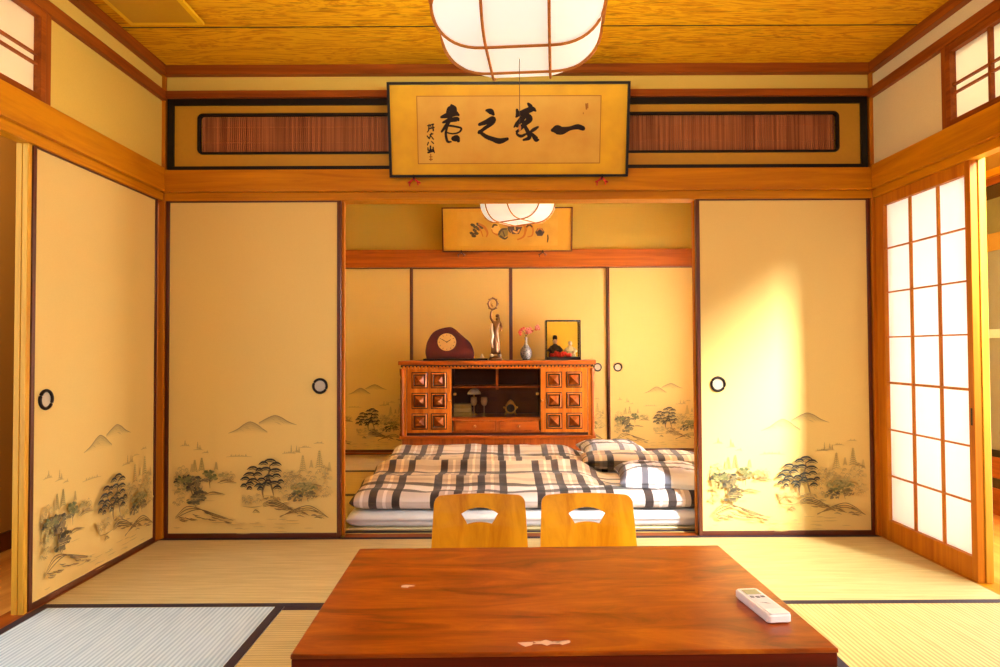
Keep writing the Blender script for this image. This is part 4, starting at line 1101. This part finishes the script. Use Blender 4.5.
for (x0, x1) in ((ix0+.004, -.002), (.002, ix1-.004)):
    g = B(x0, x1, .022, .027, .368, .782).build('glass_door', M['glass'], sb)
    kx = x0+.02 if x0 < -.1 else x1-.02
    MB().box(kx-.012, kx+.012, .012, .03, .555, .575).build('catch', M['brass'], g)
for (x0, x1) in ((ix0+.010, -.006), (.006, ix1-.010)):
    d = B(x0, x1, .012, .06, .246, .340, bev=.005).build('drawer', M['sbd'], sb)
    xm = (x0+x1)/2
    B(x0+.018, x1-.018, .008, .014, .260, .326, bev=.003).build('drawer_front', M['sbx'], d)
    MB().ball((xm, -.002, .293), (.012, .013, .012), 12, 7).build('knob', M['knob'], d)
MB().box(ix0, ix1, .03, .06, .338, .352).box(ix0, ix1, .028, .06, .234, .248).box(-.006, .006, .026, .06, .248, .338).build('drawer_rail', M['sbx'], sb)

# things kept behind the glass
M['clear'] = gm
M['white_glaze'] = plain('white_glaze', lin(240, 232, 214), .3)
def in_bay(x, y, z): return (SBX+x, SBY+y, z+.0015)
M['wine'] = plain('smoky_goblet_glass', lin(196, 170, 140), .1, coat=.5)
for x, lab in ((-.205, 'left smoky wine glass standing behind the sideboard glass, beside the pale boxes'), (-.115, 'right smoky wine glass standing alone behind the sideboard glass')):
    r = empty('wine_glass', in_bay(x, .13, .366), 0, lab, 'wine glass', 'wine glasses in the sideboard')
    MB().lathe([(.028, 0), (.028, .003), (.004, .006), (.004, .085)], 16).build('stem', M['wine'], r)
    MB().lathe([(.004, .085), (.022, .098), (.030, .125), (.028, .165), (.026, .165), (.027, .126), (.004, .09)], 16, caps=False).build('bowl', M['wine'], r)
r = empty('small_lamp', in_bay(-.205, .22, .366), 0, 'small lamp with white dome shade behind the left wine glass in the sideboard', 'table lamp')
MB().lathe([(.03, 0), (.03, .01), (.006, .02), (.006, .19)], 16).build('lamp_base', M['brass'], r)
MB().lathe([(.062, .185), (.056, .20), (.035, .225), (.012, .235)], 20).build('lamp_shade', M['white_glaze'], r)
M['box1'] = plain('olive_card', lin(170, 150, 86), .6); M['box2'] = plain('beige_card', lin(196, 178, 120), .6)
for i, (z, m, w) in enumerate(((.366, 'box1', .155), (.405, 'box2', .150), (.440, 'box1', .146))):
    lab = ['bottom olive box of the small stack in the sideboard', 'middle beige box of the small stack in the sideboard', 'top olive box of the small stack in the sideboard'][i]
    r = empty('gift_box', in_bay(-.300, .14, z+.0005*i), 0, lab, 'box', 'boxes stacked in the sideboard')
    hgt = .033 if i else .037
    B(-w/2, w/2, -.06, .06, 0, hgt*.55).build('box_base', M[m], r); B(-w/2-.002, w/2+.002, -.062, .062, hgt*.55, hgt, bev=.001).build('box_lid', M[m], r)
r = empty('ornate_clock', in_bay(.115, .12, .366), 0, 'small ornate gilt clock with a round dark face behind the right sideboard glass', 'clock')
q = MB(); q.tube([(.042*math.cos(t), 0, .068+.042*math.sin(t)) for t in [2*PI*k/24 for k in range(24)]], .009, 8, closed=True); q.build('gilt_ring', M['brass'], r)
for sx in (-1, 1):
    q = MB(); q.tube([(sx*.03, 0, .035), (sx*.045, 0, .02), (sx*.05, 0, .004)], .008, 8); q.build('gilt_foot', M['brass'], r)
    MB().ball((sx*.055, 0, .075), .010, 8, 6).build('gilt_bud', M['brass'], r)
q = MB(); q.tube([(-.03, 0, .108), (-.012, 0, .124), (0, 0, .132), (.012, 0, .124), (.03, 0, .108)], [.005, .010, .012, .010, .005], 8); q.build('gilt_crest', M['brass'], r)
MB().prism([(.036*math.cos(2*PI*k/24), .068+.036*math.sin(2*PI*k/24)) for k in range(24)], -.004, .004).build('dial', M['black'], r)

# ------------------------------------------------------------------ ornaments on the sideboard
ZT = .8525
kx_ = .000965
M['burl'] = plain('dark_red_burl', lin(66, 13, 5), .3, spec=.3, coat=.1, bscale=18)
M['dial'] = plain('gold_dial', lin(228, 186, 104), .35, metal=.3)
cl = empty('wooden_clock', (-.552, 2.42, ZT), 0, 'dark red log slice clock with a gold dial on the sideboard', 'clock')
P = catmull([((x-285)*kx_, (597-y)*kx_) for x, y in [(112,594),(98,540),(100,490),(116,430),(160,362),(220,328),(305,311),(352,326),(400,368),(440,402),(490,450),(516,510),(522,560),(512,594)]], 4)
MB().prism(P, -.035, .035).build('clock_body', M['burl'], cl, bevel=.006)
B((80-285)*kx_, (640-285)*kx_, -.06, .06, .0, .016, bev=.003).build('clock_base', M['black'], cl)
dx, dz = 0, (597-440)*kx_
MB().prism([(dx+.078*math.cos(2*PI*k/36), dz+.072*math.sin(2*PI*k/36)) for k in range(36)], -.042, -.034).build('dial', M['dial'], cl)
dial = cl.children[-1]
q = MB()
for k in range(12):
    a = 2*PI*k/12; c_, s_ = math.cos(a), math.sin(a)
    q.tube([(dx+.058*c_, -.0425, dz+.054*s_), (dx+.069*c_, -.0425, dz+.063*s_)], .0022, 5)
q.build('hour_mark', M['iron'], dial)
q = MB(); q.tube([(dx, -.045, dz), (dx+.032, -.045, dz+.020)], .003, 6); q.tube([(dx, -.045, dz), (dx-.046, -.045, dz+.026)], .0024, 6); q.ball((dx, -.045, dz), .005, 8, 6); q.build('clock_hand', M['iron'], dial)
cl.scale = (1.03, 1, 1.05)
oc_ = empty('small_ornament', (-.552+.303, 2.42, ZT+.0165), 0, 'tiny white bell shaped ornament on the end of the wooden clock base', 'ornament')
MB().lathe([(.020, 0), (.020, .008), (.014, .02), (.009, .028), (.010, .034), (.004, .040)], 16).build('bell', M['white_glaze'], oc_)
MB().lathe([(.022, 0), (.022, .002)], 16).build('rim', M['brass'], oc_)

# statuette raising a disc
M['bronze'] = plain('patinated_bronze', lin(124, 88, 60), .35, metal=.75, bscale=40)
M['silver'] = plain('bright_pewter', lin(226, 214, 190), .3, metal=.6, bscale=40)
st = empty('statuette', (-.132, 2.40, ZT), 0, 'tall bronze figurine lifting a round openwork disc in the middle of the sideboard top', 'statuette')
MB().lathe([(.052, 0), (.054, .012), (.044, .02), (.040, .030), (.030, .034)], 20, sx=1.1, sy=.8).build('plinth', M['bronze'], st)
def skin(name, verts, edges, radii, m, parent, sub=1):
    me = bpy.data.meshes.new(name); me.from_pydata(verts, edges, []); me.materials.append(m)
    o = bpy.data.objects.new(name, me); COL.objects.link(o); o.parent = parent
    md = o.modifiers.new('skin', 'SKIN'); md.use_smooth_shade = True
    for v, r_ in zip(me.skin_vertices[0].data, radii): v.radius = (r_, r_)
    me.skin_vertices[0].data[0].use_root = True
    md = o.modifiers.new('sub', 'SUBSURF'); md.levels = sub; md.render_levels = sub
    return o
V = [(0,0,.20),(.004,0,.255),(.010,0,.30),(.014,0,.325),(.016,-.004,.352), (-.018,0,.315),(-.038,-.004,.345),(-.036,-.006,.385),(-.030,-.006,.408), (.040,0,.310),(.052,-.010,.268),(.040,-.026,.235),
     (-.014,0,.175),(-.020,-.010,.115),(-.018,0,.05),(-.022,-.016,.036), (.016,0,.175),(.024,-.004,.11),(.022,.004,.05),(.026,-.012,.036)]
Ed = [(0,1),(1,2),(2,3),(3,4),(2,5),(5,6),(6,7),(7,8),(2,9),(9,10),(10,11),(0,12),(12,13),(13,14),(14,15),(0,16),(16,17),(17,18),(18,19)]
Rd = [.026,.021,.026,.011,.018,.012,.010,.008,.008,.012,.010,.008,.020,.015,.009,.009,.020,.015,.009,.009]
skin('figure', V, Ed, Rd, M['bronze'], st); st.scale = (1.06, 1.06, 1.06)
q = MB(); q.lathe([(.050, .05), (.044, .09), (.036, .15), (.030, .20), (.027, .225), (.030, .24)], 18, (-.002, 0, 0), sx=.82, sy=.6)
for i, v in enumerate(q.v):
    a = math.atan2(v[1], v[0]); f_ = 1+.12*math.sin(a*5+v[2]*20); q.v[i] = (v[0]*f_, v[1]*f_, v[2])
q.build('draped_robe', M['bronze'], st)
q = MB(); q.tube([(-.03, -.022, .30), (-.034, -.030, .25), (-.024, -.036, .20), (-.034, -.034, .15), (-.022, -.034, .10)], [.010, .014, .014, .011, .006], 8); q.build('sash', M['silver'], st)
q = MB(); q.ball((.018, .004, .364), (.017, .018, .016), 12, 8); q.tube([(.026, .012, .352), (.034, .016, .32), (.036, .014, .28)], [.010, .008, .004], 8); q.build('hair', M['bronze'], st)
q = MB(); cz = .462
q.tube([(-.020+.036*math.cos(t), -.004, cz+.044*math.sin(t)) for t in [2*PI*k/28 for k in range(28)]], .0075, 8, closed=True)
q.tube([(-.030, -.006, .402), (-.024, -.005, .420)], .006, 8)
for k in range(8):
    t = 2*PI*k/8; q.ball((-.020+.045*math.cos(t), -.004, cz+.052*math.sin(t)), .005, 6, 5)
q.build('disc_ring', M['bronze'], st)
MB().prism([(-.020+.030*math.cos(2*PI*k/24), cz+.037*math.sin(2*PI*k/24)) for k in range(24)], -.006, -.001).build('disc', M['dial'], st)
q = MB(); q.tube([(-.036, -.009, cz-.012), (-.022, -.009, cz+.006), (-.006, -.009, cz-.010)], .004, 6); q.ball((-.020, -.008, cz-.014), (.012, .004, .010), 8, 6); q.build('disc_relief', M['brass'], st)
MB().ball((-.032, -.030, .040), (.016, .014, .014), 10, 7).build('foot_ornament', M['silver'], st); MB().ball((.036, -.026, .038), (.014, .012, .012), 10, 7).build('foot_ornament', M['silver'], st)

# vase with blossom branch
vm, n_, l_, b_ = mat_base('blue_white_porcelain')
tc = n_.new('ShaderNodeTexCoord'); vo = n_.new('ShaderNodeTexVoronoi'); vo.inputs['Scale'].default_value = 70; l_.new(tc.outputs['Object'], vo.inputs['Vector'])
rp = n_.new('ShaderNodeValToRGB'); rp.color_ramp.elements[0].position = .25; rp.color_ramp.elements[0].color = lin(44, 50, 74); rp.color_ramp.elements[1].position = .55; rp.color_ramp.elements[1].color = lin(164, 162, 160)
l_.new(vo.outputs['Distance'], rp.inputs['Fac']); l_.new(rp.outputs['Color'], b_.inputs['Base Color']); b_.inputs['Roughness'].default_value = .15
va = empty('porcelain_vase', (.134, 2.42, ZT), 0, 'small patterned porcelain bottle vase holding pink blossoms on the sideboard', 'vase')
MB().lathe([(.030, 0), (.032, .008), (.040, .02), (.050, .045), (.052, .07), (.046, .095), (.030, .118), (.016, .135), (.011, .155), (.010, .185), (.014, .198), (.011, .198), (.008, .185), (.007, .15)], 28, caps=False).build('vase_body', vm, va)
MB().lathe([(.031, 0), (.033, .006), (.031, .008)], 24).build('foot_ring', M['iron'], va)
bb = empty('blossom_branch', (.134, 2.42, ZT+.165), 0, 'short branch of pink blossoms standing in the porcelain vase', 'flowers')
q = MB(); q.tube([(0, 0, 0), (0, 0, .04), (-.012, 0, .07), (-.038, -.01, .10)], [.003, .003, .0025, .002], 6); q.tube([(0, 0, .04), (.02, -.005, .075), (.05, 0, .09), (.085, 0, .10), (.115, 0, .115)], [.003, .003, .0025, .002, .0015], 6)
q.build('twig', M['cord'], bb)
M['pink'] = plain('pink_petal', lin(240, 150, 140), .6); M['coral'] = plain('coral_petal', lin(226, 96, 70), .6)
rnd = random.Random(9)
for (x, z, s, m) in [(-.04,.10,.016,'coral'),(-.052,.078,.015,'coral'),(-.048,.058,.011,'coral'),(-.02,.112,.012,'coral'),(.012,.098,.020,'pink'),(.028,.078,.018,'pink'),(.036,.106,.017,'pink'),(.052,.088,.013,'coral'),(.098,.122,.020,'pink'),(.088,.104,.012,'coral'),(.112,.106,.013,'pink'),(.004,.074,.012,'coral')]:
    q = MB(); cy = rnd.uniform(-.015, .01)
    for k in range(5):
        a = 2*PI*k/5+rnd.random(); q.ball((x+s*.6*math.cos(a), cy, z+s*.6*math.sin(a)), (s*.55, s*.3, s*.55), 7, 5)
    q.ball((x, cy-.004, z), s*.28, 6, 5); q.build('blossom', M[m], bb)

# glass doll case
dc = empty('doll_case', (.455, 2.45, ZT), 0, 'black framed glass case with gold back and two dolls on the sideboard', 'display case')
bw, bd, bh = .149, .085, .345
B(-bw, bw, -bd, bd, 0, .026, bev=.002).build('base', M['black'], dc)
f = MB(); t = .008
for sx in (-1, 1):
    for sy in (-1, 1): f.box(sx*bw, sx*(bw-t), sy*bd, sy*(bd-t), .026, bh)
for sy in (-1, 1): f.box(-bw, bw, sy*bd, sy*(bd-t), bh-t, bh)
for sx in (-1, 1): f.box(sx*bw, sx*(bw-t), -bd, bd, bh-t, bh)
f.build('frame', M['black'], dc)
M['goldback'] = plain('gold_backboard', lin(240, 190, 40), .4)
B(-bw+t, bw-t, bd-.007, bd-.003, .026, bh-t).build('backboard', M['goldback'], dc)
B(-bw+t, bw-t, -bd+.002, -bd+.004, .026, bh-t).build('front_pane', gm, dc)
for s in (-1, 1): B(s*(bw-.002), s*(bw-.004), -bd+t, bd-t, .026, bh-t).build('side_pane', gm, dc)
M['robe_b'] = plain('black_silk', lin(26, 20, 22), .5); M['robe_w'] = plain('cream_brocade', lin(232, 208, 150), .5); M['face'] = plain('doll_porcelain', lin(248, 226, 196), .4); M['redsilk'] = plain('red_silk', lin(224, 44, 22), .5)
def doll(loc, label, robe, hat, sc):
    r = empty('doll', loc, 0, label, 'doll', 'dolls in the glass case')
    s = sc
    q = MB(); q.lathe([(.055*s, 0), (.056*s, .02*s), (.044*s, .06*s), (.032*s, .095*s), (.014*s, .11*s), (.010*s, .118*s)], 18, sx=1., sy=.6)
    for sx in (-1, 1): q.tube([(sx*.028*s, 0, .09*s), (sx*.052*s, -.012*s, .06*s), (sx*.02*s, -.034*s, .045*s)], [.014*s, .02*s, .016*s], 8)
    q.build('robe', robe, r)
    h = MB(); h.ball((0, -.002, .134*s), (.019*s, .018*s, .023*s), 14, 9); h.ball((0, -.020*s, .131*s), (.003*s, .004*s, .004*s), 6, 5)
    head = h.build('head', M['face'], r)
    q = MB()
    for sx in (-1, 1): q.ball((sx*.007*s, -.0185*s, .137*s), (.003*s, .001, .0012*s), 6, 4)
    q.ball((0, -.0195*s, .122*s), (.003*s, .001, .0012*s), 6, 4); q.build('features', M['black'], head)
    q = MB(); q.ball((0, .004*s, .141*s), (.0205*s, .018*s, .021*s), 12, 8)
    if hat: q.lathe([(.020*s, .155*s), (.022*s, .16*s), (.018*s, .185*s), (.008*s, .19*s)], 14, sy=.8)
    q.build('hat' if hat else 'headdress', robe if hat else M['robe_w'], r)
    q = MB()
    for k in range(5): q.ball(((-.036+.018*k)*s, -.034*s-(.006*s if k % 2 else 0), .016*s), (.014*s, .012*s, .016*s), 8, 6)
    q.build('skirt_hem', M['redsilk'] if hat else M['robe_w'], r)
doll((.455-.066, 2.455, ZT+.0265), 'seated doll in black robe and tall black hat, left in the glass case', M['robe_b'], True, 1.0)
doll((.455+.068, 2.46, ZT+.0265), 'cream robed doll standing at the right inside the glass case', M['robe_w'], False, .86)
rcl = empty('red_cushion', (.449, 2.408, ZT+.0265), 0, 'bunched red silk cloth between the dolls in the glass case', 'cloth')
q = MB()
for k in range(7): q.ball((-.045+.016*k, .004*math.sin(k*2), .012+.006*math.cos(k*1.7)), (.014, .012, .014+.004*math.sin(k)), 8, 6)
q.build('silk', M['redsilk'], rcl); rcl.scale = (1.25, 1.1, 1.7)

# ------------------------------------------------------------------ light
def area(name, loc, rot, sx, sy, power, color, spread=PI):
    d = bpy.data.lights.new(name, 'AREA'); d.shape = 'RECTANGLE'; d.size = sx; d.size_y = sy; d.energy = power; d.color = color; d.spread = spread
    o = bpy.data.objects.new(name, d); COL.objects.link(o); o.location = loc; o.rotation_euler = rot; return o
# sunlight slanting over the open right veranda and through the doorway
o = area('sun_over_veranda', (4.2, -4.6, 4.3), (0, 0, 0), .7, 2.4, 175, (1., .99, .95), PI*.25)
o.rotation_euler = (Vector((1.3, 0, .8))-o.location).to_track_quat('-Z', 'Y').to_euler()
area('daylight_right_near', (2.72, -3.2, 1.1), (0, PI/2, 0), 1.7, .8, 10, (1., .97, .90))
# daylight behind the paper screen and the high window
area('daylight_behind_screen', (2.70, -.60, .60), (0, PI/2, 0), 1.2, 1.1, 50, (1., .98, .93))
# cool fill added in the left corridor to brighten the pale mat and high window
area('cool_fill_left_corridor', (-2.45, -2.2, 1.2), (0, -PI/2, 0), 1.9, 2.2, 42, (.72, .86, 1.))
# fill light added behind the photographer, in the high opening (towards +y)
area('fill_rear_opening', (-.0, -3.64, 1.78), (PI/2, 0, 0), 2.9, .7, 14, (1., .98, .92))
# fill light added behind the sleeping room window to brighten that room
area('fill_sleeping_room', (2.0, 1.42, 1.0), (0, PI/2, 0), 1.3, 1.3, 1150, (1., .98, .94))
d = bpy.data.lights.new('corridor_bulb', 'POINT'); d.energy = 20; d.color = (1., .85, .6); d.shadow_soft_size = .08
o = bpy.data.objects.new('corridor_bulb', d); COL.objects.link(o); o.location = (-2.2, -.9, 2.0)
# lamp bulbs shining up and down from the open lamp tops
for nm, loc, e in (('bulb_front', (-.045, -1.45, 1.93), 44), ('bulb_rear', (.032, 1.19, 1.95), 9)):
    d = bpy.data.lights.new(nm, 'POINT'); d.energy = e; d.color = (1., .92, .74); d.shadow_soft_size = .05
    o = bpy.data.objects.new(nm, d); COL.objects.link(o); o.location = loc
w = bpy.data.worlds.new('sky'); S.world = w; w.use_nodes = True
bg = w.node_tree.nodes['Background']; bg.inputs['Color'].default_value = (.95, .95, 1., 1); bg.inputs['Strength'].default_value = .6

vs = S.view_settings; vs.view_transform = 'Standard'; vs.look = 'None'; vs.exposure = -.03; vs.gamma = 1.; vs.use_curve_mapping = False
